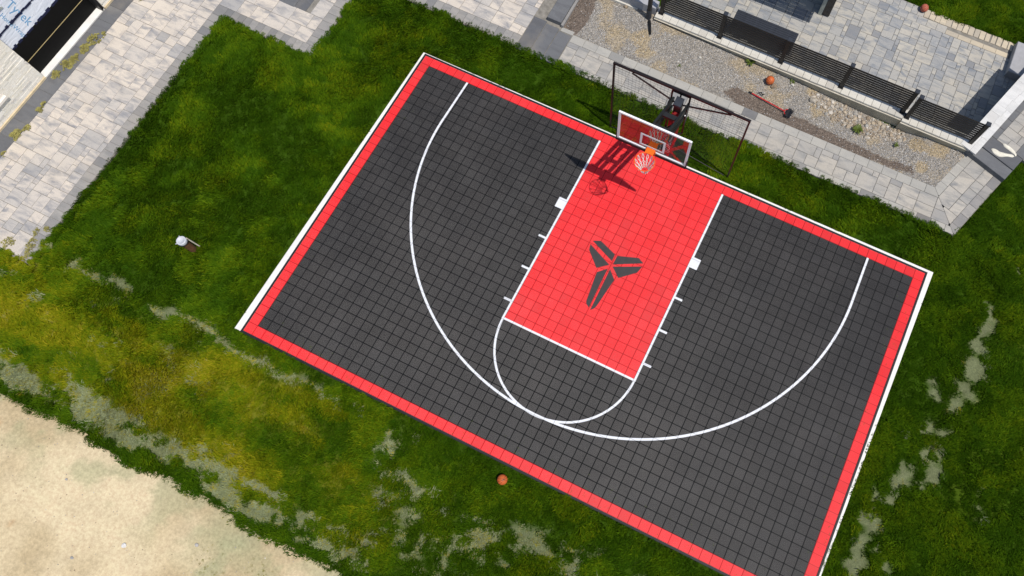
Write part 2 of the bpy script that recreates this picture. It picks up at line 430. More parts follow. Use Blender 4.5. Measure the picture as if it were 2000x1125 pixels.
def pale_mask(x, y):
    x = np.asarray(x, float); y = np.asarray(y, float)
    wx = (fbm(x, y, 1.6, 5)-.5)*1.1; wy = (fbm(x, y, 1.6, 9)-.5)*1.1
    sx = (fbm(x, y, 3.3, 15, 3)-.5)*.55; sy = (fbm(x, y, 3.3, 19, 3)-.5)*.55
    wisp = fbm(x*.9+sx*1.5+wx, y*2.4+sy*1.5, 2.2, 25, 4)
    m_ = np.zeros_like(x)
    # torn mat of dead clippings along the sandy verge
    cy = -12.08 + 0.08*np.sin(x*1.3)
    w = 0.50 + 0.40*(fbm(x, y, 1.1, 21)-.5)
    b1 = sstep(w, w*0.45, np.abs(y+wy*0.55-cy)) * (x < 5.6) * (x > -6.5)
    b1 = b1*sstep(0.14, 0.30, y-sand_line(x)+wy*.2)*sstep(0.28, 0.52, wisp)
    # thin broken seam
    cy2 = -9.36 - 0.02*(x-0.0)
    b2 = sstep(0.16, 0.05, np.abs(y+wy*0.45-cy2))*sstep(0.36, 0.56, wisp)*(x < 3.0)*(x > -6)
    # mottled wisps in front of the court
    reg = sstep(1.6, 3.2, x)*sstep(-12.4, -11.2, y)*sstep(-8.9, -9.5, y)*sstep(13.5, 11.5, x)
    b3 = reg*sstep(0.46, 0.62, fbm(x+wx+sx, y*1.5+wy+sy, 2.6, 51, 4))*sstep(.38, .58, fbm(x, y, .6, 55, 2))*0.9
    reg4 = sstep(1.5, -1.0, x)*sstep(-11.9, -11.2, y)*sstep(-9.2, -9.8, y)
    b4 = reg4*sstep(0.53, 0.68, fbm(x+wx+sx, y*1.8+wy+sy, 2.3, 61, 4))*0.3
    # bare spots on the verge right of the court
    b5 = np.zeros_like(x); hx1 = fbm(x, y, 4.5, 6); hy1 = fbm(x, y, 4.5, 8)
    for bx, by, br in RBLOB:
        if br <= 0: continue
        d = np.hypot((x-bx)+wx*0.22+sx*.55+(hx1-.5)*.25, ((y-by)+wy*0.28+sy*.6+(hy1-.5)*.3)*.85)
        b5 = np.maximum(b5, sstep(br*1.35, br*0.55, d))
    return np.clip(np.maximum.reduce([b1, b2, b3, b4, b5]), 0, 1), b5

def yellow_mask(x, y):
    x = np.asarray(x, float); y = np.asarray(y, float)
    a = sstep(-8.9, -9.9, y+(fbm(x, y, .8, 71)-.5)*1.0)*sstep(7.5, 2.0, x)*sstep(-12.3, -11.7, y)
    b = sstep(15.8, 17.4, x)*0.13 + sstep(9, 12, x)*sstep(-9, -9.6, y)*0.3
    st = fbm(x*.30+y*.12, y*1.5, 1.0, 83, 4)
    return np.clip(a*(0.12+0.85*sstep(.36, .62, st)+0.25*sstep(.35, .7, fbm(x, y, 1.1, 81))) + b*sstep(.4, .6, fbm(x, y, .7, 82)), 0, 1)

def inrect(x, y, a, b, c, d): return (x > a) & (x < b) & (y > c) & (y < d)
def right_of_path(x, y): return ((x-15.07)*0.947 - (y-1.37)*0.32) > 0.0

def sand_line(x): return -12.70 + 0.05*np.sin(np.asarray(x)*1.7) + (fbm(x, 0*np.asarray(x), 1.5, 91, 2)-.5)*0.14

def grass_ok(x, y, e=0.0):
    """True where turf grows (e shifts every edge a little for a ragged outline)"""
    x = np.asarray(x, float); y = np.asarray(y, float)
    n = (fbm(x, y, 1.5, 101, 2)-.5)*0.11 + e
    ok = np.ones(x.shape, bool)
    ok &= ~inrect(x, y, -0.235+0.0135*y+n*.05, 14.99+(y*.0175)-np.abs(n)*(.1-y*.08), -8.985+n*.35, 0.135+.006*x-np.abs(n)*.2)               # sports court
    ok &= ~((x < -5.81-n*1.1) & (y > -9.75+n) & (y < 8))                               # paved court, house
    ok &= ~inrect(x, y, -6.5, -2.86-n, -1.43+n, 8)                                     # wing of it
    ok &= ~((y > 1.49+n*0.9) & (x < 5.2) & (x > -1.35))                                # walkway, wide part
    ok &= ~((y > 1.42+n*0.9) & (x >= 5.2) & ~right_of_path(x-n*.5, y))
    ok &= ~((x > -60) & (x < -1.3) & (y > 2.4))
    ok &= ~((y < sand_line(x)+n*.12) & (x < 5.75+1.0*(y+12.7)))                         # sandy lot
    ok &= ~((x > 14.9) & (y > 3.5) & ~right_of_path(x, y))
    return ok

def ground_z(X, Y):
    h = -0.075 + 0.05*(fbm(X, Y, 0.55, 111)-.5) + 0.03*(fbm(X, Y, 2.2, 112)-.5)
    hard = ~grass_ok(X, Y, 0.10)
    d = inrect(X, Y, -0.6, 15.3, -9.4, 0.6)
    h = np.where(d, np.minimum(h, -0.07), h)
    h = np.where(hard & (Y > -12.0), np.minimum(h, -0.16), h)
    sand = (Y < sand_line(X)-0.06) & (X < 7)
    h = np.where(sand, -0.16, h)
    return h
def ground_c(x, y):
    pm, b5 = pale_mask(x, y); ym = yellow_mask(x, y)
    c = lerp3((0.030,0.062,0.004), (0.14,0.145,0.012), ym)
    c = c*(0.7+0.6*fbm(x, y, 2.5, 121))[:, None]
    c = c*(1-pm[:, None]) + np.array((0.125,0.140,0.070))*pm[:, None]*(0.7+0.6*fbm(x, y, 7, 125))[:, None]
    return c
fx = np.unique(np.round(np.concatenate([np.linspace(-70, -14, 15), np.arange(-14, 21.01, 0.1), np.linspace(21, 80, 15), [4.9, 14.6, 16.5]]), 3))
fy = np.unique(np.round(np.concatenate([np.linspace(-80, -18, 15), np.arange(-18, 10.01, 0.1), np.linspace(10, 70, 15), [4.1, 7.4, 14.0]]), 3))
hole = lambda x, y: inrect(x, y, 4.9, 14.6, 4.1, 14.0) | ((y > 4.2) & (y < 8) & (x > 14) & (x < 14.70+(y-4.2)*0.3236)) | inrect(x, y, 4.9, 16.5, 7.4, 14.0)
grid_sheet('ground', fx, fy, ground_z, lambda x, y: ~hole(x, y), ground_c, M['soil'])
LOW = -1.10
grid_sheet('lower_ground', np.arange(4.6, 16.81, 0.2), np.arange(3.9, 14.41, 0.2), lambda X, Y: np.where(Y > 9.05, LOW-0.03, LOW-0.12)+1.05*np.maximum(sstep(12.4, 14.1, Y), np.maximum(sstep(5.15, 4.75, X)*(Y > 5.5), sstep(16.0, 16.6, X)*(Y > 8.9))),
           lambda x, y: x > -99, ground_c, M['soil'])

# sandy building lot with a few stains and seedlings
def sand_c(x, y):
    n = fbm(x, y, 0.45, 131, 5); n2 = fbm(x, y, 3.0, 132)
    c = lerp3((0.44,0.345,0.205), (0.58,0.475,0.305), sstep(.34, .62, n))
    c = c*(0.88+0.24*n2)[:, None]
    d = np.asarray(y)-sand_line(x)
    g = sstep(-1.9, -.1, d)*sstep(.48, .66, fbm(x, y, 1.6, 133, 6))*(0.25+.6*n2)
    g = np.maximum(g, sstep(1.4, 2.3, x)*sstep(.44, .60, fbm(x, y, 1.5, 134, 6))*(0.25+.7*n2))
    c = c*(1-g[:, None]) + np.array((0.285,0.295,0.165))*g[:, None]
    e = sstep(-0.55, 0.0, d)*0.35*sstep(.3, .6, n2)
    c = c*(1-e[:, None]) + np.array((0.36,0.30,0.19))*e[:, None]
    for bx, by, br in ((-3.9, -13.3, .12), (-3.05, -14.6, .14), (0.2, -15.2, .10), (-2.1, -14.9, .09)):
        w = sstep(br*1.3, br*.5, np.hypot(np.asarray(x)-bx, np.asarray(y)-by)+(n2-.5)*.15)*.6
        c = c*(1-w[:, None]) + np.array((0.36,0.22,0.11))*w[:, None]
    return c
grid_sheet('sandy_ground', np.arange(-12, 8.01, 0.09), np.arange(-20, -12.2, 0.09),
           lambda X, Y: -0.045 + 0.07*(fbm(X, Y, .6, 141)-.5) + 0.02*(fbm(X, Y, 3, 142)-.5) - 0.09*sstep(-0.05, 0.30, Y-sand_line(X)),
           lambda x, y: (y < sand_line(x)+0.12) & (x < 5.95+1.0*(y+12.7)), sand_c, M['sand'])

# ------------------------------------------------------------------ turf: one mass of blades instanced over scattered points
def tuft_mesh(name, seed, n, spread, lmin, lmax, lean):
    r = random.Random(seed); V = []; F = []; B = []
    for i in range(n):
        a = r.uniform(0, 2*math.pi); d = spread*math.sqrt(r.random())
        bx, by = d*math.cos(a), d*math.sin(a)
        L = r.uniform(lmin, lmax); w = r.uniform(0.0045, 0.0085)
        h = r.gauss(0, 0.75)                        # heading about +x
        ln = L*lean*r.uniform(0.55, 1.15); ux, uy = math.cos(h), math.sin(h)
        nx_, ny_ = -uy, ux
        zt = math.sqrt(max(0.0001, L*L-ln*ln*0.9))
        b0 = len(V)
        for t, k_ in ((0.0, 1.0), (0.55, 0.85)):
            px, py, pz = bx+ux*ln*t*t, by+uy*ln*t*t, zt*(t*1.25-0.25*t*t)
            V += [(px-nx_*w*k_, py-ny_*w*k_, pz), (px+nx_*w*k_, py+ny_*w*k_, pz)]
        V.append((bx+ux*ln, by+uy*ln, zt*0.96))
        F += [(b0, b0+1, b0+3, b0+2), (b0+2, b0+3, b0+4)]
        s = r.random(); B += [s, s]
    me = bpy.data.meshes.new(name); me.from_pydata(V, [], F)
    a = me.attributes.new('blade', 'FLOAT', 'FACE'); a.data.foreach_set('value', B)
    me.polygons.foreach_set('use_smooth', [True]*len(F))
    me.materials.append(M['grass']); me.update()
    return me
tufts = []
for i, a in enumerate(((11, 36, .085, .055, .105, .66), (12, 36, .085, .055, .11, .78), (13, 34, .08, .05, .10, .55), (14, 38, .09, .06, .125, .88))):
    tufts.append(bpy.data.objects.new('grass_tuft', tuft_mesh('grass_tuft', *a)))

def instancer(name, pts, rots, scl, tint, pick, sources):
    me = bpy.data.meshes.new(name); me.from_pydata(pts.tolist(), [], [])
    for nm, typ, arr in (('rot', 'FLOAT_VECTOR', rots), ('scl', 'FLOAT_VECTOR', scl), ('tint', 'FLOAT', tint), ('pick', 'INT', pick)):
        at = me.attributes.new(nm, typ, 'POINT')
        at.data.foreach_set('vector' if typ == 'FLOAT_VECTOR' else 'value', np.ascontiguousarray(arr).ravel())
    o = link(name, me)
    ng = bpy.data.node_groups.new(name+'_scatter', 'GeometryNodeTree')
    ng.interface.new_socket('Geometry', in_out='INPUT', socket_type='NodeSocketGeometry')
    ng.interface.new_socket('Geometry', in_out='OUTPUT', socket_type='NodeSocketGeometry')
    N = ng.nodes; gi = N.new('NodeGroupInput'); go = N.new('NodeGroupOutput')
    iop = N.new('GeometryNodeInstanceOnPoints'); jg = N.new('GeometryNodeJoinGeometry')
    for s in reversed(sources):
        oi = N.new('GeometryNodeObjectInfo'); oi.inputs['Object'].default_value = s; oi.inputs['As Instance'].default_value = True
        ng.links.new(oi.outputs['Geometry'], jg.inputs[0])
    ng.links.new(gi.outputs[0], iop.inputs['Points']); ng.links.new(jg.outputs[0], iop.inputs['Instance'])
    iop.inputs['Pick Instance'].default_value = True
    for nm, typ, sk in (('rot', 'FLOAT_VECTOR', 'Rotation'), ('scl', 'FLOAT_VECTOR', 'Scale'), ('pick', 'INT', 'Instance Index')):
        na = N.new('GeometryNodeInputNamedAttribute'); na.data_type = typ; na.inputs['Name'].default_value = nm
        ng.links.new(na.outputs[0], iop.inputs[sk])
    ng.links.new(iop.outputs[0], go.inputs[0])
    md = o.modifiers.new('scatter', 'NODES'); md.node_group = ng
    return o

def scatter_turf(name, label, x0, x1, y0, y1, dens, ok, zf):
    n = int((x1-x0)*(y1-y0)*dens)
    x = rng.uniform(x0, x1, n); y = rng.uniform(y0, y1, n)
    # only the part of the lot that the camera could see, plus a step on every side
    fp = np.array([(-11.7,-3.8),(1.27,2.76),(14.8,9.8),(19.0,-6.0),(8.7,-11.0),(-1.55,-15.9)]); cen = fp.mean(0)
    fp = cen + (fp-cen)*(1+1.6/np.linalg.norm(fp-cen, axis=1))[:, None]
    ins = np.zeros(n, bool)
    for i in range(len(fp)):
        a, b = fp[i], fp[(i+1) % len(fp)]
        cond = ((a[1] > y) != (b[1] > y)) & (x < (b[0]-a[0])*(y-a[1])/(b[1]-a[1]+1e-9)+a[0]); ins ^= cond
    s = ok(x, y) & ins
    if name == 'grass':
        dd = y-sand_line(x); sg = (dd < 0) & (x < 5.7+(y+12.7)) & (((dd > -1.8) & (fbm(x, y, 1.6, 133, 6) > .56)) | ((x > 1.8) & (fbm(x, y, 1.5, 134, 6) > .53)))
        s |= sg & ins & (rng.random(n) < .38)
    x, y = x[s], y[s]
    pm, b5 = pale_mask(x, y); ym = yellow_mask(x, y)
    qx = x+(fbm(x, y, .7, 155)-.5)*2.4; qy = y+(fbm(x, y, .7, 157)-.5)*2.4
    clump = .45*fbm(x, y, 1.9, 151, 4)+.55*fbm(qx*.75+qy*.5, qy*2.6-qx*1.2, 1.0, 153, 4); big = fbm(x, y, 0.5, 152, 3)
    keep = rng.random(len(x)) < np.where(b5 > .4, 0.42, np.where(pm > .4, 0.9, 1.0))*(0.72+0.5*clump)
    x, y, pm, ym, clump, big, b5 = (q[keep] for q in (x, y, pm, ym, clump, big, b5))
    # blades are combed by a slowly turning flow
    fl = (fbm(x, y, .42, 161, 3)-.5)*9.0 + (fbm(x, y, 1.6, 162, 3)-.5)*5.0 + rng.normal(0, .35, len(x)) - 0.6
    tip = rng.normal(0, .16, (len(x), 2))
    rot = np.stack([tip[:, 0], tip[:, 1]+0.1, fl], 1)
    sz = (0.80+0.55*sstep(.3, .7, clump))*rng.uniform(.75, 1.25, len(x))
    if name == 'grass': sz = sz*np.where(~grass_ok(x, y, -0.16), .72, 1)
    onsand = (y < sand_line(x)-.03) & (x < 5.6+(y+12.7))
    sz *= np.where(b5 > .4, .6, 1)*np.where(pm > .4, .8, 1)*np.where(onsand, .30, 1)
    scl = np.stack([sz, sz, sz*np.where(pm > .4, np.where(b5 > .4, .3, .55), 1.0)*(0.75+0.5*big)], 1)
    tint = 0.015 - 0.05*sstep(14.8, 15.6, x) + 0.23*(1-.5*ym)*sstep(.42, .64, clump) + 0.20*(big-.48) + 0.46*ym*(0.8+0.35*fbm(x, y, 3.1, 171)) + rng.normal(0, .05, len(x))
    ispale = rng.random(len(x)) < sstep(.15, .8, pm)
    tint = np.where(ispale, 0.70+0.24*rng.random(len(x)), tint)
    edge = sstep(0.5, 0.0, np.abs(y-sand_line(x)))*(x < 5.5)
    tint = tint*(1-.4*edge*(pm < .35))
    tint = np.where(onsand, .45+.3*rng.random(len(x)), tint)
    z = zf(x, y) - 0.012 + np.where(onsand, .10, 0)
    if name == 'grass':
        z = np.where(~grass_ok(x, y, -0.20) & (y > -12), np.maximum(z, -0.012), z)
        z = np.where(inrect(x, y, -.5, 15.2, -9.2, .35), np.minimum(z, -.04), z)
    o = instancer(name, np.stack([x, y, z], 1), rot, scl, np.clip(tint, 0, 1).astype(np.float32), rng.integers(0, 4, len(x)).astype(np.int32), tufts)
    return tag(o, label, 'grass', kind='stuff')
scatter_turf('grass', 'long uneven green turf surrounding the basketball court', -13, 20.5, -17.5, 4.6, 230, lambda x, y: grass_ok(x, y) & ~hole(x, y), ground_z)
scatter_turf('terrace_grass', 'lush green grass beyond the tan brick edge of the lower terrace', 9.5, 16.6, 8.9, 12.5, 230,
             lambda x, y: (y > 9.06+(fbm(x, y, 3, 181)-.5)*.25), lambda x, y: 0*x+LOW-0.03)

# ------------------------------------------------------------------ basketball court
T = 0.254; NU, NV = 58, 35; W = NU*T; D = NV*T
HX = W/2
mb = MB()
mb.prism([(-0.235,-8.935),(14.825,-8.935),(14.925,0.135),(-0.125,0.085)], -0.25, -0.020, 0.012)
court = mb.build('basketball_court', M['concrete'])
tag(court, 'red and charcoal tiled half court on a pale concrete slab', 'court')

mb = MB(); mb.box(-0.05, W+0.05, -D-0.05, 0.05, -0.0205, -0.0134); mb.build('underlay', M['underlay'], court)
# open-grid tile: deep bars round small square holes, narrow flange in the joint
def tile_geo():
    V = []; F = []
    MI = []
    def q(*p, m=0): b = len(V); V.extend(p); F.append(tuple(range(b, b+len(p)))); MI.append(m)
    h = T/2; g = 0.1170; c = 0.012; zt, zb, zf = 0.0, -0.0132, -0.0130
    fr = 0.010                                              # rim width
    oc = [(g-c,-g),(g,-g+c),(g,g-c),(g-c,g),(-g+c,g),(-g,g-c),(-g,-g+c),(-g+c,-g)]
    for i in range(8):                                      # outer skirt
        a, b = oc[i], oc[(i+1) % 8]; q((a[0],a[1],zf),(b[0],b[1],zf),(b[0],b[1],zt),(a[0],a[1],zt))
    e = g-fr
    ic = [(e,-e),(e,e),(-e,e),(-e,-e)]
    for i in range(4):                                      # rim top: trapezoids and corner triangles
        a, b = ic[i], ic[(i+1) % 4]; o0, o1 = oc[1+2*i], oc[(2+2*i) % 8]
        q((o0[0],o0[1],zt),(o1[0],o1[1],zt),(b[0],b[1],zt),(a[0],a[1],zt))
        p0 = oc[2*i]; q((p0[0],p0[1],zt),(o0[0],o0[1],zt),(a[0],a[1],zt))
        q((a[0],a[1],zt),(b[0],b[1],zt),(b[0],b[1],zb),(a[0],a[1],zb))
    # joint: a deep slot, its floor coloured darker than the tile, slot shade painted in
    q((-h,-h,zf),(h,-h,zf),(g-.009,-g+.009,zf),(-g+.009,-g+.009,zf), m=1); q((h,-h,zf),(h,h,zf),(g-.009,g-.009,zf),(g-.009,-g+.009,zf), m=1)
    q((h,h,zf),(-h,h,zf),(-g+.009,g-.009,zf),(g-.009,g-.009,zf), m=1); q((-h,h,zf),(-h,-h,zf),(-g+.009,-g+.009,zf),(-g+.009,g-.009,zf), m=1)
    n = 11; pitch = 2*e/(n-.55); bw = pitch*0.275
    for i in range(1, n):
        p = -e + (i-.275)*pitch
        q((p-bw,-e,zt-.0006),(p+bw,-e,zt-.0006),(p+bw,e,zt-.0006),(p-bw,e,zt-.0006))
        q((p-bw,e,zt-.0006),(p-bw,e,zb),(p-bw,-e,zb),(p-bw,-e,zt-.0006)); q((p+bw,-e,zt-.0006),(p+bw,-e,zb),(p+bw,e,zb),(p+bw,e,zt-.0006))
        q((-e,p-bw,zt),(e,p-bw,zt),(e,p+bw,zt),(-e,p+bw,zt))
        q((-e,p-bw,zt),(-e,p-bw,zb),(e,p-bw,zb),(e,p-bw,zt)); q((e,p+bw,zt),(e,p+bw,zb),(-e,p+bw,zb),(-e,p+bw,zt))
    return V, F, MI
tv, tf, tmi = tile_geo()
tm = {}
for c_ in ('tile_red', 'tile_grey'):
    me = bpy.data.meshes.new(c_); me.from_pydata(tv, [], tf); me.materials.append(M[c_]); me.materials.append(M['joint_shade_red' if c_ == 'tile_red' else 'joint_shade_black'])
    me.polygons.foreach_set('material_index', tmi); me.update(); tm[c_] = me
cells = []
for j in range(NV):
    for i in range(NU):
        red = i in (0, NU-1) or j in (0, NV-1) or (22 <= i < 36 and j < 23)
        ctr = Vector(((i+.5)*T, -(j+.5)*T, 0)); cells.append(((ctr-CAM).length, ctr, red))
inview = lambda c: c.x < 14.9 - max(0, (-c.y-7.6))*2.2
vis = sorted([q for q in cells if inview(q[1])], key=lambda q: q[0])
near = set(id(q) for q in vis[:300])
for q in cells:
    if id(q) in near: link('tile', tm['tile_red' if q[2] else 'tile_grey'], court, q[1])
rest = [q for q in cells if id(q) not in near]
me = stamp('tile_field', tv, tf, [((1,1,1), q[1]) for q in rest], [M['tile_grey'], M['tile_red'], M['joint_shade_black'], M['joint_shade_red']], None, rng.random(len(rest)))
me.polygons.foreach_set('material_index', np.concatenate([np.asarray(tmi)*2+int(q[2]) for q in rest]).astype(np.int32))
o = link('tile_field', me, court); tag(o, kind='stuff')

# black bevelled edging
for x0, x1, y0, y1 in ((-0.055, W+0.055, 0.002, 0.055), (-0.055, W+0.055, -D-0.060, -D-0.002), (-0.055, -0.002, -D-0.001, 0.001), (W+0.002, W+0.055, -D-0.001, 0.001)):
    mb = MB(); mb.cbox(x0, x1, y0, y1, -0.0195, -0.003, 0.006); mb.build('edge_trim', M['trim'], court)
# expansion strips: thin raised seams across the field
ZL = 0.003
def strip(name, poly, parent=court, mat='line_paint', z0=0.0012, z1=ZL):
    mb = MB(); mb.prism(poly, z0, z1); return mb.build(name, M[mat], parent)
def rect(name, x0, x1, y0, y1, **k): return strip(name, [(x0,y0),(x1,y0),(x1,y1),(x0,y1)], **k)
LW = 0.056
xl, xr, yft = 22*T, 36*T, -23*T
rect('lane_line', xl-LW, xl, yft, -T); rect('lane_line', xr, xr+LW, yft, -T)
rect('free_throw_line', xl-LW, xr+LW, yft, yft+LW, z1=ZL+.001)
def arc_strip(name, cx, cy, r, a0, a1, n, w=LW, z1=ZL, tails=()):
    mb = MB(); pin = []; pout = []
    for p in tails[:1]: pin.append(p[0]); pout.append(p[1])
    for i in range(n+1):
        a = a0+(a1-a0)*i/n
        pin.append((cx+(r-w/2)*math.cos(a), cy+(r-w/2)*math.sin(a))); pout.append((cx+(r+w/2)*math.cos(a), cy+(r+w/2)*math.sin(a)))
    for p in tails[1:]: pin.append(p[0]); pout.append(p[1])
    k_ = len(pin)
    for i in range(k_-1):
        mb.add([(*pout[i],z1),(*pin[i],z1),(*pin[i+1],z1),(*pout[i+1],z1)], [(0,1,2,3),(3,2,1,0)][:1])
        mb.add([(*pout[i],z1),(*pout[i+1],z1),(*pout[i+1],.0012),(*pout[i],.0012)], [(0,1,2,3)])
        mb.add([(*pin[i+1],z1),(*pin[i],z1),(*pin[i],.0012),(*pin[i+1],.0012)], [(0,1,2,3)])
    return mb.build(name, M['line_paint'], court)
RA = 5.92; AY = -1.68
arc_strip('three_point_line', HX, AY, RA, math.pi, 2*math.pi, 96, 0.060,
          tails=(((HX-RA+.028+.03,-T),(HX-RA-.028+.03,-T)), ((HX+RA-.028-.03,-T),(HX+RA+.028-.03,-T))))
arc_strip('free_throw_circle', HX, yft+LW/2, 1.80, math.pi, 2*math.pi, 48, 0.056, z1=ZL+.0005)
for s, xb in ((-1, xl-LW), (1, xr+LW)):
    rect('lane_block', min(xb, xb+s*.20), max(xb, xb+s*.20), -2.53, -2.23)
    for y in (-3.44, -4.385, -5.335): rect('lane_mark', min(xb, xb+s*.20), max(xb, xb+s*.20), y-LW/2, y+LW/2)
emb = link('emblem', None, court); emb.empty_display_size = 0.1
for poly in ([(6.66,-2.97),(6.85,-2.88),(7.34,-3.06),(7.35,-3.26)], [(6.65,-3.08),(7.33,-3.38),(7.07,-3.60),(6.69,-3.24)],
             [(7.41,-3.07),(7.93,-2.88),(8.10,-2.96),(7.41,-3.33)], [(7.43,-3.39),(8.11,-3.05),(8.06,-3.26),(7.69,-3.60)],
             [(7.13,-3.70),(7.34,-3.49),(7.36,-4.64),(7.26,-4.57),(7.23,-4.51)], [(7.40,-3.48),(7.62,-3.69),(7.52,-4.51),(7.49,-4.60),(7.42,-4.68)]):
    strip('emblem_blade', poly[::-1], emb, 'emblem_paint', z0=.0012, z1=.0025)

# ------------------------------------------------------------------ paving
def ashlar(w, h, unit, sizes, seed):
    best = min((ashlar1(w, h, unit, sizes, seed*100+t) for t in range(25)), key=lambda o: sum(1 for q in o if q[2]*q[3] < unit*unit*3.5))
    return best
def ashlar1(w, h, unit, sizes, seed):
    nx, ny = max(1, round(w/unit)), max(1, round(h/unit)); r = random.Random(seed)
    occ = [[False]*nx for _ in range(ny)]; out = []
    for j in range(ny):
        for i in range(nx):
            if occ[j][i]: continue
            opts = sizes[:]; r.shuffle(opts); opts.append((2,1) if r.random() < .5 else (1,2)); opts += [(1,2),(2,1),(1,1)]
            for a, b in opts:
                if i+a <= nx and j+b <= ny and not any(occ[j+q][i+p] for p in range(a) for q in range(b)): break
            for p in range(a):
                for q in range(b): occ[j+q][i+p] = True
            out.append((i*w/nx, j*h/ny, a*w/nx, b*h/ny))
    return out
def clip_poly(poly, planes):
    for (nx_, ny_, c) in planes:
        out = []
        for i in range(len(poly)):
            a, b = poly[i], poly[(i+1) % len(poly)]
            da, db = a[0]*nx_+a[1]*ny_-c, b[0]*nx_+b[1]*ny_-c
            if da >= 0: out.append(a)
            if (da >= 0) != (db >= 0):
                t = da/(da-db); out.append((a[0]+(b[0]-a[0])*t, a[1]+(b[1]-a[1])*t))
        poly = out
        if len(poly) < 3: return []
    return poly
class Paving:
    """a paved area: bedding sheet as the structure, one child for each paver (the 300 nearest), the rest joined"""
    def __init__(s, name, bed_poly, z): 
        mb = MB(); mb.prism(bed_poly, z-0.10, z-0.018); s.root = tag(mb.build(name, M['bed']), kind='structure'); s.z = z; s.items = []
    def piece(s, poly, mat, dz=0.0):
        n = len(poly); ar = abs(sum(poly[i][0]*poly[(i+1) % n][1]-poly[(i+1) % n][0]*poly[i][1] for i in range(n)))/2
        if ar > 0.004: s.items.append((poly, mat, dz))
    def field(s, x0, x1, y0, y1, unit, sizes, mat, seed, gap=0.009, planes=(), frame=None, skip=None, dz=0.0):
        for (x, y, w, h) in ashlar(x1-x0, y1-y0, unit, sizes, seed):
            X, Y = x0+x, y0+y
            if skip and skip(X+w/2, Y+h/2): continue
            poly = [(X+gap/2,Y+gap/2),(X+w-gap/2,Y+gap/2),(X+w-gap/2,Y+h-gap/2),(X+gap/2,Y+h-gap/2)]
            if frame: poly = [frame(*q) for q in poly]
            if planes:
                poly = clip_poly(poly, planes)
                if not poly: continue
            s.piece(poly, mat, dz)
    def course(s, x0, x1, y0, y1, n, mat, along='x', gap=0.006, frame=None, planes=(), jit=0.0, seed=0):
        r = random.Random(seed)
        for i in range(n):
            if along == 'x': a, b, c, d = x0+(x1-x0)*i/n, x0+(x1-x0)*(i+1)/n, y0, y1
            else: a, b, c, d = x0, x1, y0+(y1-y0)*i/n, y0+(y1-y0)*(i+1)/n
            g = gap/2 + jit*r.random()
            poly = [(a+g,c+g),(b-g,c+g),(b-g,d-g),(a+g,d-g)]
            if jit: poly = [(u+r.uniform(-jit, jit), v+r.uniform(-jit, jit)) for u, v in poly]
            if frame: poly = [frame(*q) for q in poly]
            if planes:
                poly = clip_poly(poly, planes)
                if not poly: continue
            s.piece(poly, mat)
    def finish(s, visible=lambda x, y: True):
        def cen(q): n = len(q[0]); return Vector((sum(a for a, b in q[0])/n, sum(b for a, b in q[0])/n, s.z))
        order = sorted(s.items, key=lambda q: (not visible(*cen(q)[:2]), (cen(q)-CAM).length))
        r = random.Random(5); cache = {}
        for q in order[:300]:
            poly, mat, dz = q; c = cen(q); loc = [(round(a-c.x, 4), round(b-c.y, 4)) for a, b in poly]
            key = (tuple((round(a, 3), round(b, 3)) for a, b in loc), mat)
            if key not in cache:
                mb = MB(); mb.prism(loc, -0.05, 0.0, 0.004); cache[key] = mb.mesh('paver', M[mat])
            o = link('paver', cache[key], s.root, (c.x, c.y, s.z+dz+r.uniform(-.0025, .0025)))
            o.rotation_euler = (r.gauss(0, .002), r.gauss(0, .002), 0)
        if order[300:]:
            mb = MB(); sh = []; mats = []
            for poly, mat, dz in order[300:]:
                if mat not in mats: mats.append(mat)
                n0 = len(mb.f); mb.prism(poly, s.z-.05+dz, s.z+dz+r.uniform(-.0025, .0025), 0.004, mats.index(mat)); sh += [r.random()]*(len(mb.f)-n0)
            me = mb.mesh('far_pavers', [M[k_] for k_ in mats]); a = me.attributes.new('shade', 'FLOAT', 'FACE'); a.data.foreach_set('value', sh)
            tag(link('far_pavers', me, s.root), kind='stuff')
        return s.root

SZ = [(4,3),(3,3),(3,2),(4,3),(3,4),(2,3),(3,3),(2,2)]
vis_l = lambda x, y: y > -10.2+(-5.9-x)*0.75 - 0.6 and x*0.48 - y > -6.7
P1 = Paving('paved_court', [(-8.92,-9.80),(-5.78,-9.80),(-5.78,-1.49),(-2.82,-1.49),(-2.82,3.0),(-8.92,3.0)], 0.0)
P1.field(-8.36, -6.12, -9.74, 2.6, 0.148, SZ, 'paver_sunlit', 21)
insk = lambda x, y: inrect(x, y, -4.95, -3.78, -0.30, 0.75)
P1.field(-6.12, -3.21, -1.14, 2.6, 0.148, SZ, 'paver_sunlit', 22, skip=insk)
P1.course(-4.93, -3.80, -0.27, 0.25, 3, 'paver_dark'); P1.course(-4.93, -3.80, 0.25, 0.74, 3, 'paver_dark')
P1.course(-6.12, -5.80, -9.74, -1.47, 34, 'paver_border', 'y', seed=2)
P1.course(-5.80, -2.86, -1.47, -1.14, 14, 'paver_border', 'x', seed=3)
P1.course(-6.12, -5.80, -1.47, -1.14, 1, 'paver_border', 'x', seed=3)
P1.course(-3.21, -2.86, -1.14, 2.6, 13, 'paver_border', 'y', seed=4)
P1.course(-8.87, -8.36, -9.74, 2.6, 24, 'paver_dark', 'y', seed=5)
P1.finish(vis_l)

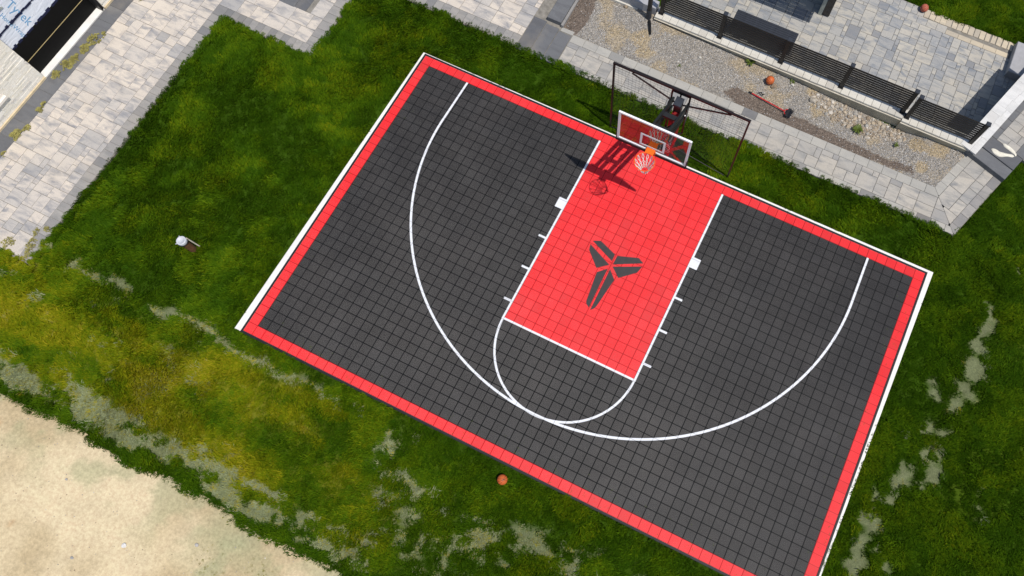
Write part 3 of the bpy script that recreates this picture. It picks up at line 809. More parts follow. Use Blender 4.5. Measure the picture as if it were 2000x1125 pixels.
P2 = Paving('walkway', [(-1.5,1.42),(15.0,1.36),(14.95,2.49),(3.0,2.49),(3.0,4.4),(-1.5,4.4)], 0.0)
P2.field(-1.4, 2.10, 1.80, 4.2, 0.148, SZ, 'paver_sunlit', 31)
P2.course(-1.4, 2.10, 1.45, 1.80, 14, 'paver_border', 'x')
for i in range(3): P2.course(2.11+i*.425, 2.11+(i+1)*.425-.012, 1.36, 2.56-.07*i, 1, 'paver_dark')
P2.course(3.00, 3.39, 2.44, 2.58, 1, 'paver_border_walk')
JN = [(-0.79, -0.613, -0.79*14.21-0.613*2.48)]            # mitre with the side path
P2.field(3.39, 15.2, 1.56, 2.22, 0.165, [(2,3),(3,2),(2,2),(3,4),(2,3),(3,3)], 'paver_walk', 32, planes=JN)
P2.course(3.39, 14.4, 2.22, 2.48, 27, 'paver_border_walk', 'x', planes=JN)
P2.course(3.39, 15.2, 1.36, 1.56, 30, 'paver_border_walk', 'x', planes=JN)
P2.finish(lambda x, y: y < 3.3+0.45*x*0)

dx, dy = 0.32, 0.947
fr = lambda s_, t_: (14.21+dx*s_+dy*t_, 2.48+dy*s_-dx*t_)
JP = [(0.79, 0.613, 0.79*14.21+0.613*2.48+0.006)]
P3 = Paving('side_path', [fr(-.85,1.2), fr(1.75,1.2), fr(1.75,-.02), fr(0,-.02)], 0.0)
P3.field(-0.9, 1.42, 0.24, 0.94, 0.155, [(3,3),(3,2),(2,3),(2,2),(4,3)], 'paver_walk', 33, frame=lambda a, b: fr(a, b), planes=JP)
P3.course(-0.9, 1.42, 0.0, 0.24, 6, 'paver_border_walk', 'x', frame=fr, planes=JP)
P3.course(-0.9, 1.42, 0.94, 1.18, 6, 'paver_border', 'x', frame=fr, planes=JP)
P3.items = [(q[0][::-1], q[1], q[2]) for q in P3.items]   # the frame mirrors the winding
P3.finish()
# two dark treads and the landing above them
for s0, s1, z, nm in ((1.40, 1.77, 0.165, 'stair_tread'), (1.77, 2.22, 0.20, 'stair_tread')):
    mb = MB(); mb.prism([fr(s0,1.20), fr(s1,1.20), fr(s1,-0.05 if s0 < 1.5 else 0.0), fr(s0,-0.05 if s0 < 1.5 else 0.0)], -0.1, z, 0.008)
    o = mb.build('stair_tread', M['paver_dark'])
    tag(o, 'lower dark stone tread at the head of the side path' if z < .18 else 'upper dark stone tread under the crumpled cloths', 'step')
P4 = Paving('landing', [fr(2.22,1.30), fr(7.0,1.30), fr(7.0,0.02), fr(2.22,0.02)], 0.2)
P4.field(2.50, 6.8, 0.34, 0.95, 0.15, [(3,3),(3,2),(2,3),(2,2)], 'paver_walk', 35, frame=fr)
P4.course(2.23, 6.8, 0.04, 0.34, 12, 'paver_dark', 'x', frame=fr); P4.course(2.23, 6.8, 0.95, 1.22, 12, 'paver_dark', 'x', frame=fr)
P4.course(2.23, 2.50, 0.34, 0.95, 2, 'paver_walk', 'y', frame=fr)
P4.items = [(q[0][::-1], q[1], q[2]) for q in P4.items]
P4.finish()

P5 = Paving('lower_terrace', [(5.0,4.25),(14.9,4.25),(15.75,7.6),(15.75,9.06),(5.0,9.06)], LOW)
P5.field(5.05, 15.7, 4.3, 8.42, 0.122, [(3,3),(3,3),(3,2),(3,4),(2,3),(4,3),(2,2)], 'paver_low', 41)
P5.course(5.05, 13.2, 8.42, 8.70, 26, 'paver_low', 'x', seed=9); P5.course(13.2, 15.2, 8.42, 8.60, 5, 'tan_brick', 'x', seed=9)
P5.course(5.05, 12.4, 8.70, 9.04, 36, 'paver_low', 'x', seed=9); P5.course(12.4, 15.25, 8.72, 9.06, 16, 'tan_brick', 'x', jit=0.012, gap=0.012, seed=10)
P5.finish(lambda x, y: x > 8 and y > 5.2 and x*0.48 - y > -3.9)

# raised dark threshold slab beside the gravel
mb = MB(); mb.prism([(2.50,2.60),(2.95,2.60),(2.95,4.3),(2.50,4.3)], -0.1, 0.14, 0.01)
tag(mb.build('threshold_slab', M['paver_dark']), 'raised dark stone slab between the walkway and the gravel', 'slab')
mb = MB(); mb.prism([(2.955,2.56),(3.03,2.56),(3.03,4.3),(2.955,4.3)], -0.1, 0.10, 0.008)
tag(mb.build('edging_strip', M['paver_border']), 'narrow grey edging strip along the raised dark slab', 'edging')

# ------------------------------------------------------------------ gravel bed
def gz(X, Y):
    t = np.clip((np.asarray(Y)-2.48)/(3.9-2.48), 0, 1)
    wallz = np.interp(X, [3, 5.4, 8, 10, 11.6, 12.9, 13.6, 14.8], [0.05, 0.17, 0.07, 0.0, -0.14, -0.17, 0.0, 0.02])
    return -0.012 + t*wallz + 0.03*(fbm(X, Y, 1.4, 201)-.5)*t
BROWN = [np.array([(7.92,2.68),(8.27,2.95),(8.82,2.93),(9.69,2.87),(10.76,2.86),(11.99,2.76),(13.0,2.74),(13.45,2.79),(13.58,2.6),(12.95,2.52),(11.51,2.42),(9.74,2.35),(8.48,2.45)]),
         np.array([(2.9,2.4),(3.5,2.5),(3.57,3.12),(3.5,3.88),(3.5,4.3),(2.9,4.3)])]
def inpoly(x, y, P):
    r_ = np.zeros(np.shape(x), bool)
    for i in range(len(P)):
        a, b = P[i], P[(i+1) % len(P)]
        r_ ^= ((a[1] > y) != (b[1] > y)) & (x < (b[0]-a[0])*(y-a[1])/(b[1]-a[1]+1e-12)+a[0])
    return r_
def gravel_c(x, y):
    n = fbm(x, y, 2.0, 211); c = lerp3((0.30,0.275,0.24), (0.37,0.335,0.285), n)
    tan = sstep(.50, .66, fbm(x, y, 1.2, 212, 6))*0.65
    for bx, by, br in ((5.15,3.2,.35),(4.4,3.1,.25),(5.5,2.85,.3),(10.56,3.4,.35),(14.0,3.65,.42),(13.7,2.9,.3),(13.4,3.5,.25),(10.2,3.75,.2)):
        tan = np.maximum(tan, sstep(br, br*.5, np.hypot(np.asarray(x)-bx, np.asarray(y)-by)+(fbm(x, y, 4, 213)-.5)*.35)*.9)
    c = c*(1-tan[:, None]) + np.array((0.42,0.335,0.215))*tan[:, None]
    jx, jy = x+(fbm(x, y, 5, 214)-.5)*.16, y+(fbm(x, y, 5, 215)-.5)*.16
    b = np.zeros(len(x))
    for P in BROWN: b = np.maximum(b, inpoly(jx, jy, P)*1.0)
    return c*(1-b[:, None]) + np.array((0.185,0.148,0.120))*b[:, None]
gk = lambda x, y: (((x-14.21)*dy - (y-2.48)*dx) < 0.02) & (x > 3.0)
grid_sheet('gravel_bed', np.arange(3.0, 15.2, 0.05), np.arange(2.40, 4.30, 0.05), lambda X, Y: gz(X, Y)-0.05*(Y < 2.48), gk, gravel_c, M['gravel'])

def stone_mesh(name, seed, mat, sub=1, flat=0.7):
    import bmesh
    bm = bmesh.new(); bmesh.ops.create_icosphere(bm, subdivisions=sub, radius=1.0); r = random.Random(seed)
    ax = [Vector((r.gauss(0,1), r.gauss(0,1), r.gauss(0,1))).normalized() for _ in range(5)]
    for v in bm.verts:
        k_ = 1.0
        for a in ax:
            d = v.co.dot(a)
            if d > 0.62: v.co -= a*(d-0.62)*0.8       # flattened, angular faces
        v.co *= r.uniform(.9, 1.08); v.co.z *= flat
    me = bpy.data.meshes.new(name); bm.to_mesh(me); bm.free(); me.materials.append(mat); return me
pebs = [stone_mesh('pebble', 300+i, M['pebble'], 1, .7) for i in range(4)]
bv = [np.array([v.co[:] for v in me.vertices]) for me in pebs]
def pebble_stuff(name, xs, ys, zf, smin, smax, mat, label, parent=None):
    V = []; F = []; sh = []; off = 0
    for x, y in zip(xs, ys):
        i = rng.integers(0, 4); s_ = rng.uniform(smin, smax); a = rng.uniform(0, 6.28)
        c, s2 = math.cos(a), math.sin(a); q = bv[i]*s_*np.array([1, rng.uniform(.65, 1), 1])
        q = np.stack([q[:,0]*c-q[:,1]*s2, q[:,0]*s2+q[:,1]*c, q[:,2]], 1) + np.array([x, y, zf(x, y)+s_*.25])
        V.append(q); F.append(np.array([p.vertices[:] for p in pebs[i].polygons])+off); sh += [rng.random()]*len(pebs[i].polygons); off += len(q)
    me = bpy.data.meshes.new(name); me.from_pydata(np.concatenate(V).tolist(), [], np.concatenate(F).tolist())
    a = me.attributes.new('shade', 'FLOAT', 'FACE'); a.data.foreach_set('value', np.array(sh, np.float32)); me.materials.append(mat)
    return tag(link(name, me, parent), label, 'gravel' if label else None, kind='stuff')
n = 14000
gx = rng.uniform(3.05, 14.75, n); gy = rng.uniform(2.49, 3.88, n)
okp = gk(gx, gy)
for P in BROWN: okp &= ~(inpoly(gx, gy, P) & (rng.random(n) < .93))
tanm = gravel_c(gx, gy)[:, 0] - gravel_c(gx, gy)[:, 2]
okp &= ~((tanm > .13) & (rng.random(n) < .75))
gx, gy = gx[okp], gy[okp]
pebble_stuff('loose_gravel', gx, gy, gz, .008, .021, M['pebble'], 'loose grey crushed gravel spread between the walkway and the retaining wall')
# rubble heap beside the wall: large stones singly, chips joined
RUB = np.array([(10.15,3.78),(11.0,3.86),(12.0,3.86),(12.95,3.84),(13.1,3.55),(12.5,3.25),(12.0,3.12),(11.4,3.18),(10.8,3.28),(10.4,3.35)])
nn = 1500; rx = rng.uniform(10.1, 13.2, nn); ry = rng.uniform(3.05, 3.88, nn); s = inpoly(rx, ry, RUB); rx, ry = rx[s], ry[s]
pebble_stuff('rubble_chips', rx, ry, gz, .018, .04, M['rock'], 'small broken brown stone chips filling the rubble heap')
stones = [stone_mesh('rubble_stone', 400+i, M['rock'], 2, .65) for i in range(5)]
placed = []
rr = random.Random(12)
while len(placed) < 62:
    x, y = rr.uniform(10.2, 13.1), rr.uniform(3.1, 3.84)
    sz = rr.uniform(.042, .075)
    if not inpoly(np.array([x]), np.array([y]), RUB)[0] or any(math.hypot(x-a, y-b) < (sz+c)*0.95 for a, b, c in placed): continue
    placed.append((x, y, sz))
for i, (x, y, sz) in enumerate(placed):
    o = link('rubble_stone', stones[i % 5], None, (x, y, float(gz(x, y))+sz*.35)); o.scale = (sz*rr.uniform(.9,1.3), sz, sz)
    o.rotation_euler = (rr.uniform(-.3,.3), rr.uniform(-.3,.3), rr.uniform(0,6))
    tag(o, 'fist-sized angular brown stone in the rubble heap against the retaining wall', 'stone', 'stones of the rubble heap')
def lone(x, y, sz, label, cat='stone', mat='rock', seed=1):
    o = link('loose_stone', stone_mesh('loose_stone', seed, M[mat], 2, .7), None, (x, y, float(gz(x, y))+sz*.4)); o.scale = (sz, sz*.85, sz); return tag(o, label, cat)
lone(9.17, 3.44, .105, 'round tan stone touching the orange ball on the gravel', seed=61)
lone(10.33, 3.52, .12, 'large blocky tan stone at the left end of the rubble heap', seed=62)
lone(6.95, 3.36, .05, 'single white stone alone on the grey gravel', mat='coping', seed=63)
lone(9.63, 3.72, .06, 'pale stone beside the small weed below the fence', mat='coping', seed=64)
lone(4.35, 3.93, .07, 'yellowish stone chunk at the foot of the concrete panel', seed=65)

# ------------------------------------------------------------------ retaining wall, coping and fences
def retaining(name, label, x0, x1, y0, y1, ztop, n, seed):
    mb = MB(); mb.box(x0, x1, y0+.03, y1-.02, -1.4, ztop-.052); o = mb.build(name, M['wall_concrete']); tag(o, label, 'wall')
    r = random.Random(seed); pitch = (x1-x0)/n
    mb = MB(); mb.cbox(-pitch/2+.003, pitch/2-.003, 0, y1-y0, -.05, 0, .006); me = mb.mesh('coping_block', M['coping'])
    for i in range(n):
        b = link('coping_block', me, o, (x0+(i+.5)*pitch, y0+r.uniform(-.004,.004), ztop+r.uniform(-.002,.002)))
    mb = MB(); mb.box(x0, x1, y0-.028, y0+.0295, ztop-.085, ztop-.068); mb.build('ledge_strip', M['ledge'], o)
    return o
retaining('retaining_wall', 'long concrete retaining wall with pale coping between gravel and lower terrace', 5.28, 12.70, 3.87, 4.27, 0.30, 33, 1)
retaining('retaining_wall', 'short concrete retaining wall with pale coping at the end of the gravel', 12.703, 14.66, 3.80, 4.20, 0.285, 9, 2)

def fence(name, label, posts, y, z0, hgt, ns=10):
    root = empty(name, (posts[0], y, z0)); tag(root, label, 'fence', 'slatted fences on the retaining wall')
    mb = MB(); mb.cbox(-.05,.05,-.05,.05,0.008,hgt,.004); pm_ = mb.mesh('post', M['fence_black'])
    mb = MB(); mb.cbox(-.06,.06,-.06,.06,0,.045,.01); cm = mb.mesh('post_cap', M['table_dark'])
    mb = MB(); mb.cbox(-.075,.075,-.085,.085,0,.012,.003); bm_ = mb.mesh('base_plate', M['fence_black'])
    for x in posts:
        p_ = link('post', pm_, root, (x-posts[0], 0, 0)); link('post_cap', cm, p_, (0,0,hgt-.002)); link('base_plate', bm_, p_, (0,0,.0005))
    for a, b in zip(posts[:-1], posts[1:]):
        L = b-a-.098; pitch = (hgt-.11)/ns
        mb = MB(); mb.box(-L/2, L/2, -.006, .006, 0, pitch*.74); me = mb.mesh('slat', M['fence_black'])
        for i in range(ns): link('slat', me, root, ((a+b)/2-posts[0], 0, .085+i*pitch))
    return root
fence('slatted_fence', 'long black horizontal-slat fence with five posts on the retaining wall', [5.41,7.21,9.06,10.85,12.64], 4.075, .30, .93)
fence('slatted_fence', 'single-bay black horizontal-slat fence at the corner of the white wall', [12.80,14.60], 3.985, .285, .92)

# slanted side wall with broad white caps, down to the terrace
wl0, wl1 = (14.50,4.20), (15.62,7.66)
u = Vector((wl1[0]-wl0[0], wl1[1]-wl0[1])); Lw = u.length; u.normalize(); nrm = Vector((u.y, -u.x))
fw = lambda s_, t_: (wl0[0]+u.x*s_+nrm.x*t_, wl0[1]+u.y*s_+nrm.y*t_)
mb = MB(); mb.prism([fw(0.0,.02), fw(0.0,.40), fw(Lw,.40), fw(Lw,.02)][::-1], -1.4, .245); o = mb.build('side_wall', M['wall_concrete'])
tag(o, 'slanted wall with broad white caps beside the lower terrace', 'wall')
r = random.Random(3); s_ = -0.38
while s_ < Lw:
    w = r.choice((.26,.31,.36)); k_ = r.uniform(.24,.31)
    for t0, t1, z in ((-.01, k_, 0.30), (k_+.014, .46, 0.298)):
        poly = [fw(s_+.006,t0), fw(s_+.006,t1), fw(s_+w-.006,t1), fw(s_+w-.006,t0)]
        mb = MB(); mb.prism(poly[::-1], .247, z+r.uniform(-.002,.002), .005); mb.build('wall_cap', M['coping_cool'], o)
    s_ += w
mb = MB(); mb.prism([(15.27,7.76),(16.6,7.70),(16.6,8.93),(15.25,8.93)], -1.25, -0.85, .012)
tag(mb.build('stone_step', M['stone_slab']), 'thick grey stone step at the corner of the lower terrace', 'step')
# concrete panel and kerb where the gravel meets the frame's top edge
mb = MB(); mb.box(3.3, 5.24, 4.03, 4.3, -.3, .42); tag(mb.build('concrete_panel', M['stone_slab']), 'grey concrete panel at the left end of the fence', 'panel')
mb = MB(); mb.box(3.3, 4.70, 3.975, 4.027, -.3, .16); tag(mb.build('concrete_kerb', M['coping']), 'pale narrow concrete kerb along the foot of the grey panel', 'kerb')

# ------------------------------------------------------------------ lower terrace furniture
root = empty('slatted_table', (8.20, 5.36, LOW)); tag(root, 'low dark slatted table standing behind the fence', 'table')
for i in range(11):
    mb = MB(); mb.cbox(-.97,.97,-.0335,.0335,-.028,0,.003); mb.build('slat', M['table_dark'], root, (0, -.37+i*.074, .72))
for sx in (-.85, .85):
    for sy in (-.33, .33):
        mb = MB(); mb.box(-.03,.03,-.03,.03,0,.69); mb.build('leg', M['table_dark'], root, (sx, sy, 0))
    mb = MB(); mb.box(-.02,.02,-.36,.36,.650,.6915); mb.build('crossbar', M['table_dark'], root, (sx-.06 if sx > 0 else sx+.06, 0, 0))
root = empty('timber_deck', (9.0, 8.5, LOW)); tag(root, 'dark timber deck on a pale grey post casting shade on the terrace', 'deck')
for i in range(18):
    mb = MB(); mb.box(-3.4, 1.42, 0, .135, 0, .03); mb.build('deck_board', M['deck_wood'], root, (0, -1.94+i*.142, 2.70))
mb = MB(); mb.box(-.055,.055,-.055,.055,0,2.69); mb.build('post', M['post_grey'], root, (.47,-1.12,0))
mb = MB(); mb.box(-.055,.055,-.055,.055,0,2.69); mb.build('post', M['post_grey'], root, (-2.6,-1.12,0))
mb = MB(); mb.box(-3.3,1.3,-.03,.03,2.55,2.699); mb.build('joist', M['deck_wood'], root, (0,-1.19,0))
mb = MB()
for i in range(5): mb.box(.54+.045*i, .58+.045*i, -1.16, -.20, .05, 1.9)
mb.build('privacy_panel', M['deck_wood'], root)

# ------------------------------------------------------------------ basketball hoop
hx = 7.385
hoop = empty('basketball_hoop', (hx, 0.12, -0.02)); tag(hoop, 'black basketball hoop with clear backboard, red post pad and white net', 'basketball hoop')
def hp(mbx, name, mat, parent=hoop):    # parts are drawn in world metres, then hung on the hoop's foot
    o = mbx.build(name, M[mat], parent)
    o.location = Vector((0,0,0)) - (Vector((hx,0.12,-0.02)) if parent is hoop else Vector((0,0,0)))
    return o
mb = MB(); mb.cbox(hx-.09,hx+.09,.06,.22,-.02,2.58,.006); hp(mb,'post','black_metal')
mb = MB(); mb.cbox(hx-.14,hx+.14,.0,.28,-.02,.0,.004); hp(mb,'base_plate','black_metal')
mb = MB(); mb.cbox(hx-.125,hx+.125,-.025,.055,.05,1.95,.02); mb.cbox(hx-.125,hx-.093,.0555,.19,.05,1.95,.01); mb.cbox(hx+.093,hx+.125,.0555,.19,.05,1.95,.01)
pad = hp(mb,'post_pad','pad_red')
mb = MB(); mb.cbox(hx-.085,hx+.085,-.02,.055,2.02,2.26,.01); hp(mb,'crank_box','pad_red')
mb = MB(); mb.cbox(hx-.095,hx+.095,-.035,.22,2.58,2.66,.01); hp(mb,'post_cap','table_dark')
SL = -0.60
for sx in (-.195, .195):
    for off in (0.0, -0.34):
        mb = MB(); mb.beam((hx+sx,.30,2.33+off),(hx+sx,-1.43,2.33+off-1.73*SL),.055,.13); hp(mb,'support_arm','black_metal')
    mb = MB(); mb.beam((hx+sx*1.25,.13,1.80),(hx+sx*1.25,.13,2.52),.02,.16,up=(0,1,0)); hp(mb,'pivot_plate','black_metal')
    mb = MB(); mb.beam((hx+sx*1.0,-1.435,2.80),(hx+sx*1.0,-1.435,3.60),.09,.05,up=(0,1,0)); hp(mb,'board_bracket','black_metal')
for y, z in ((-.45,2.78),(-1.05,3.14)):
    mb = MB(); mb.beam((hx-.175,y,z),(hx+.175,y,z),.12,.06); hp(mb,'cross_brace','black_metal')
mb = MB(); mb.tube((hx,.10,1.62),(hx,-.75,2.66),.035,10); mb.tube((hx,-.3,2.11),(hx,-.78,2.70),.022,10); hp(mb,'lift_cylinder','black_metal')
for sx in (-.24, .24):
    mb = MB()
    for z, y in ((2.30,.24),(1.96,.24),(2.32,.02)): mb.tube((hx+sx-.012,y,z),(hx+sx+.012,y,z),.018,8)
    hp(mb,'pivot_bolt','white_paint')
# backboard: white frame, clear pane, painted target, dark padding
BX0, BX1, BZ0, BZ1, BY = hx-.845, hx+.845, 2.92, 3.96, -1.53
bb = empty('backboard'); bb.parent = hoop; bb.location = Vector((0,0,0))-Vector((hx,0.12,-0.02))
mb = MB(); mb.box(BX0+.04,BX1-.04,BY-.006,BY+.006,BZ0+.04,BZ1-.04); mb.build('glass_pane', M['glass'], bb)
for a in ((BX0,BX1,BZ1-.042,BZ1),(BX0,BX1,BZ0,BZ0+.042),(BX0,BX0+.05,BZ0+.0425,BZ1-.0425),(BX1-.05,BX1,BZ0+.0425,BZ1-.0425)):
    mb = MB(); mb.box(a[0],a[1],BY-.022,BY+.020,a[2],a[3]); mb.build('frame_bar', M['white_paint'], bb)
mb = MB(); e = .05                                                           # painted shooter's square and margin
def ring(x0,x1,z0,z1,w):
    for q in ((x0,x1,z1-w,z1),(x0,x1,z0,z0+w),(x0,x0+w,z0+w,z1-w),(x1-w,x1,z0+w,z1-w)): mb.box(q[0],q[1],BY-.0105,BY-.0065,q[2],q[3])
ring(hx-.30,hx+.30,3.04,3.50,.05); mb.build('target_square', M['white_paint'], bb)
mb = MB(); mb.cbox(BX0-.02,BX1+.02,BY-.036,BY+.020,BZ0-.085,BZ0-.001,.004)
for x in (BX0, BX1): mb.box(x-.022 if x < hx else x+.001, x-.001 if x < hx else x+.022, BY-.030,BY+.020,BZ0-.001,BZ0+.24)
mb.build('edge_padding', M['pad_dark'], bb)
# rim and net
RC = (hx, BY-.042-.152-.2286+.04, 3.05)
rim = empty('rim'); rim.parent = hoop; rim.location = Vector((0,0,0))-Vector((hx,0.12,-0.02))
mb = MB(); mb.torus(RC,.2286,.0095,40,8); mb.build('hoop_ring', M['rim_orange'], rim)
mb = MB(); mb.cbox(hx-.10,hx+.10,RC[1]+.215,BY-.0225,3.035,3.065,.003); mb.box(hx-.12,hx+.12,BY-.0565,BY-.0365,2.90,3.034); mb.build('rim_plate', M['rim_orange'], rim)
mb = MB()
lev = [(0.225,0.0),(0.195,-.13),(0.160,-.20),(0.135,-.26),(0.117,-.31),(0.104,-.35),(0.094,-.39),(0.088,-.43),(0.084,-.47)]
for i in range(12):
    for sgn in (-1, 1):
        pts = []
        for j, (rr_, z) in enumerate(lev):
            a = 2*math.pi*(i + sgn*0.25*((j % 2)))/12 + 0.1
            pts.append((RC[0]+rr_*math.cos(a)-z*0.05, RC[1]+rr_*math.sin(a)-z*0.10, RC[2]+z))
        mb.path(pts,.0074,5)
net = mb.build('hoop_net', M['net_white'], rim)
# white lettering on the pad
def text_mesh(name, body, size, extrude=0.001):
    cu = bpy.data.curves.new(name, 'FONT'); cu.body = body; cu.size = size; cu.extrude = extrude; cu.align_x = 'LEFT'; cu.resolution_u = 3
    ob = bpy.data.objects.new(name, cu); COL.objects.link(ob)
    bpy.context.view_layer.update()
    me = bpy.data.meshes.new_from_object(ob.evaluated_get(bpy.context.evaluated_depsgraph_get()))
    bpy.data.objects.remove(ob); me.name = name; return me
me = text_mesh('pad_lettering','GOALRILLA',.20); me.materials.clear(); me.materials.append(M['pad_text'])
o = link('pad_lettering', me, hoop)
o.matrix_local = Matrix.Translation(Vector((hx+.065,-.0275,0.45))-Vector((hx,0.12,-0.02))) @ Matrix(((0,-1,0,0),(0,0,-1,0),(1,0,0,0),(0,0,0,1)))

# ------------------------------------------------------------------ ball-stop net behind the hoop
NY = 0.275
root = empty('ball_stop_net', (hx, NY, -.05)); tag(root, 'wide black tube frame with square-mesh netting behind the hoop', 'net')
off = Vector((hx,NY,-.05))
def np_(mbx, name, mat): o = mbx.build(name, M[mat], root); o.location = -off; return o
XA, XB, ZT = 5.62, 9.085, 2.80
mb = MB(); mb.beam((XA-.025,NY,ZT),(XB+.025,NY,ZT-.03),.05,.05); np_(mb,'top_rail','brown_metal')
mb = MB(); mb.tube((6.08,NY+.045,ZT+.0),(8.66,NY+.045,ZT-.03),.014,8); np_(mb,'rail_sleeve','black_metal')
for x, dz in ((XA,0),(XB,-.03)):
    mb = MB(); mb.beam((x,NY,-.10),(x,NY,ZT-.026+dz),.042,.042,up=(0,1,0)); np_(mb,'side_pole','brown_metal')
for x in (7.14, 7.595):
    mb = MB(); mb.beam((x,NY+.004,1.12),(x,NY+.004,ZT-.04),.04,.04,up=(0,1,0)); np_(mb,'inner_pole','brown_metal')
    mb = MB(); mb.beam((x,NY-.02,1.13),(hx-.09 if x < hx else hx+.09,.16,1.13),.035,.035); np_(mb,'pole_stub','brown_metal')
mb = MB(); mb.beam((7.36,NY+.002,2.30),(7.36,NY+.002,ZT-.04),.035,.035,up=(0,1,0)); np_(mb,'centre_strut','brown_metal')
mb = MB(); mb.beam((7.14,NY+.006,ZT-.11),(7.595,NY+.006,ZT-.115),.03,.03); np_(mb,'inner_rail','brown_metal')
for x in (6.10, 8.64):
    mb = MB(); mb.beam((7.36,NY-.03,2.30),(x,NY-.03,ZT-.05),.03,.03); np_(mb,'diagonal_brace','brown_metal')
def cord(mbx, a, b, w): mbx.beam(a, b, w, w, up=(0,1,0.01))
for x0, x1 in ((XA+.03,7.12),(7.615,XB-.03)):
    mb = MB(); nx_ = int((x1-x0)/.088); nz = 30; cw = .0048
    low = lambda x: 0.06 + 0.42*max(0, 1-abs(x-(hx))/1.75)**1.0
    for i in range(nx_+1):
        x = x0+(x1-x0)*i/nx_; bow = .02*math.sin(i*1.3)
        mb.tube((x,NY+.004,ZT-.03),(x+bow*.6,NY+.03,low(x)),cw/2,3,cap=False)
    for j in range(nz):
        z = .10+(ZT-.16)*j/(nz-1)
        pts = []
        for i in range(0, 9):
            x = x0+(x1-x0)*i/8
            if z < low(x): continue
            pts.append((x, NY+.008+.02*math.sin(math.pi*i/8), z-.02*math.sin(math.pi*i/8)))
        for a, b in zip(pts[:-1], pts[1:]): mb.tube(a, b, cw/2, 3, cap=False)
    np_(mb,'netting','net_dark')
for x0, x1, s0 in ((XA,hx-.08,0),(hx+.08,XB,1)):
    mb = MB(); p0 = (XA,NY+.01,-.03) if s0 == 0 else (XB,NY+.01,-.03); p1 = (hx-.09,.20,.46) if s0 == 0 else (hx+.09,.20,.46)
    mb.tube(p0,p1,.012,6); np_(mb,'bottom_cord','black_metal')

# ------------------------------------------------------------------ balls
def ball(x, y, z, mat, label, rot, ink=True):
    mb = MB(); rb = .121
    mb.lathe([(max(.0005, rb*math.sin(math.pi*i/20)), -rb*math.cos(math.pi*i/20)) for i in range(21)], n=32)
    o = mb.build('basketball', M[mat], None, (x,y,z)); o.rotation_euler = rot; tag(o, label, 'ball', 'basketballs lying about')
    mb = MB()
    for ax in range(2):
        c = []
        for i in range(49):
            a = 2*math.pi*i/48; c.append(((rb+.0003)*math.cos(a),(rb+.0003)*math.sin(a),0) if ax == 0 else ((rb+.0003)*math.cos(a),0,(rb+.0003)*math.sin(a)))
        mb.path(c,.0026,4)
    for s2 in (-1,1):
        c = []
        for i in range(49):
            a = 2*math.pi*i/48; v = Vector((math.cos(a), s2*(.50+.28*math.cos(2*a)), math.sin(a))).normalized()*(rb+.0003); c.append(tuple(v))
        mb.path(c,.0026,4)
    mb.build('seam', M['ball_seam'], o)
    if ink:
        mb = MB(); mb.box(-.045,.045,-.008,.008,.1195,.1222); mb.build('printed_mark', M['ball_seam'], o)
    return o
ball(7.40, -9.27, .075, 'ball', 'basketball lying in the grass off the end of the court', (.2,.3,.9))
ball(9.01, 3.50, .135, 'ball', 'basketball on the gravel below the slatted fence', (1.0,.4,.3), False)
ball(12.32, 8.93, LOW+.121, 'ball_faded', 'faded basketball on the tan brick edge of the lower terrace', (.5,.2,1.4), False)

# ------------------------------------------------------------------ push broom on the gravel
A, B = Vector((8.62,2.95,.055)), Vector((9.74,2.80,.075))
root = empty('push_broom', (A+B)/2); tag(root, 'red-handled push broom lying across the brown soil strip', 'broom')
bo = -(A+B)/2
def bp(mbx, name, mat): o = mbx.build(name, M[mat], root); o.location = bo; return o
mb = MB(); mb.tube(A+(B-A)*.07,B,.016,10); bp(mb,'handle','red_handle')
mb = MB(); mb.tube(A,A+(B-A)*.08,.021,10); bp(mb,'grip','black_metal')
dirv = (B-A).normalized(); side = Vector((-dirv.y,dirv.x,0)).normalized()
mb = MB(); mb.path([B-dirv*.03, B+side*.09+dirv*.02, B+side*.10+dirv*.06],.011,6); mb.path([B-dirv*.03, B-side*.07+dirv*.03, B-side*.075+dirv*.07],.011,6); bp(mb,'brace','red_handle')
mb = MB(); mb.beam(B+dirv*.085-side*.13,B+dirv*.085+side*.15,.06,.04); bp(mb,'broom_head','black_metal')
mb = MB()
for i in range(26):
    t = -.13+.28*i/25
    for kx in range(3):
        s2 = B+dirv*(.10+.012*kx)+side*t; mb.tube(s2, s2+dirv*.09+side*rr.uniform(-.012,.012)+Vector((0,0,rr.uniform(-.05,.0))),.004,3,cap=False)
bp(mb,'bristles','table_dark')
mb = MB(); mb.path([(8.86,3.02,.06),(8.93,3.06,.09),(8.98,3.00,.10),(9.03,3.05,.06)],.014,6)
tag(mb.build('black_strap', M['black_metal']), 'small black twisted strap beside the red broom handle', 'strap')

# ------------------------------------------------------------------ bits on the sand and on the court
def sand_z(x, y): return -0.045 + 0.07*(fbm(np.array([x]), np.array([y]), .6, 141)[0]-.5) + 0.02*(fbm(np.array([x]), np.array([y]), 3, 142)[0]-.5)
nn = 600; ex = rng.uniform(-6.5, 5.5, nn); ey = rng.uniform(-17, -12.75, nn)
s = (ey < sand_line(ex)-.05) & (ex < 5.7+(ey+12.7)); ex, ey = ex[s], ey[s]
pebble_stuff('sand_pebbles', ex, ey, sand_z, .005, .019, M['rock'], 'small pebbles and crumbs scattered over the sandy lot')
for i, (x, y, sz) in enumerate(((0.45,-14.2,.055),(-1.6,-13.6,.03),(1.9,-13.5,.04),(-0.4,-14.9,.035))):
    o = link('loose_stone', stone_mesh('loose_stone', 90+i, M['pebble'], 2, .5), None, (x, y, sand_z(x, y)+sz*.25)); o.scale = (sz*1.3, sz, sz)
    tag(o, ('flat grey stone lying far out on the sand','small dark stone on bare sand','grey stone among the seedlings on the sand','little brown stone near the edge of the sand')[i], 'stone')
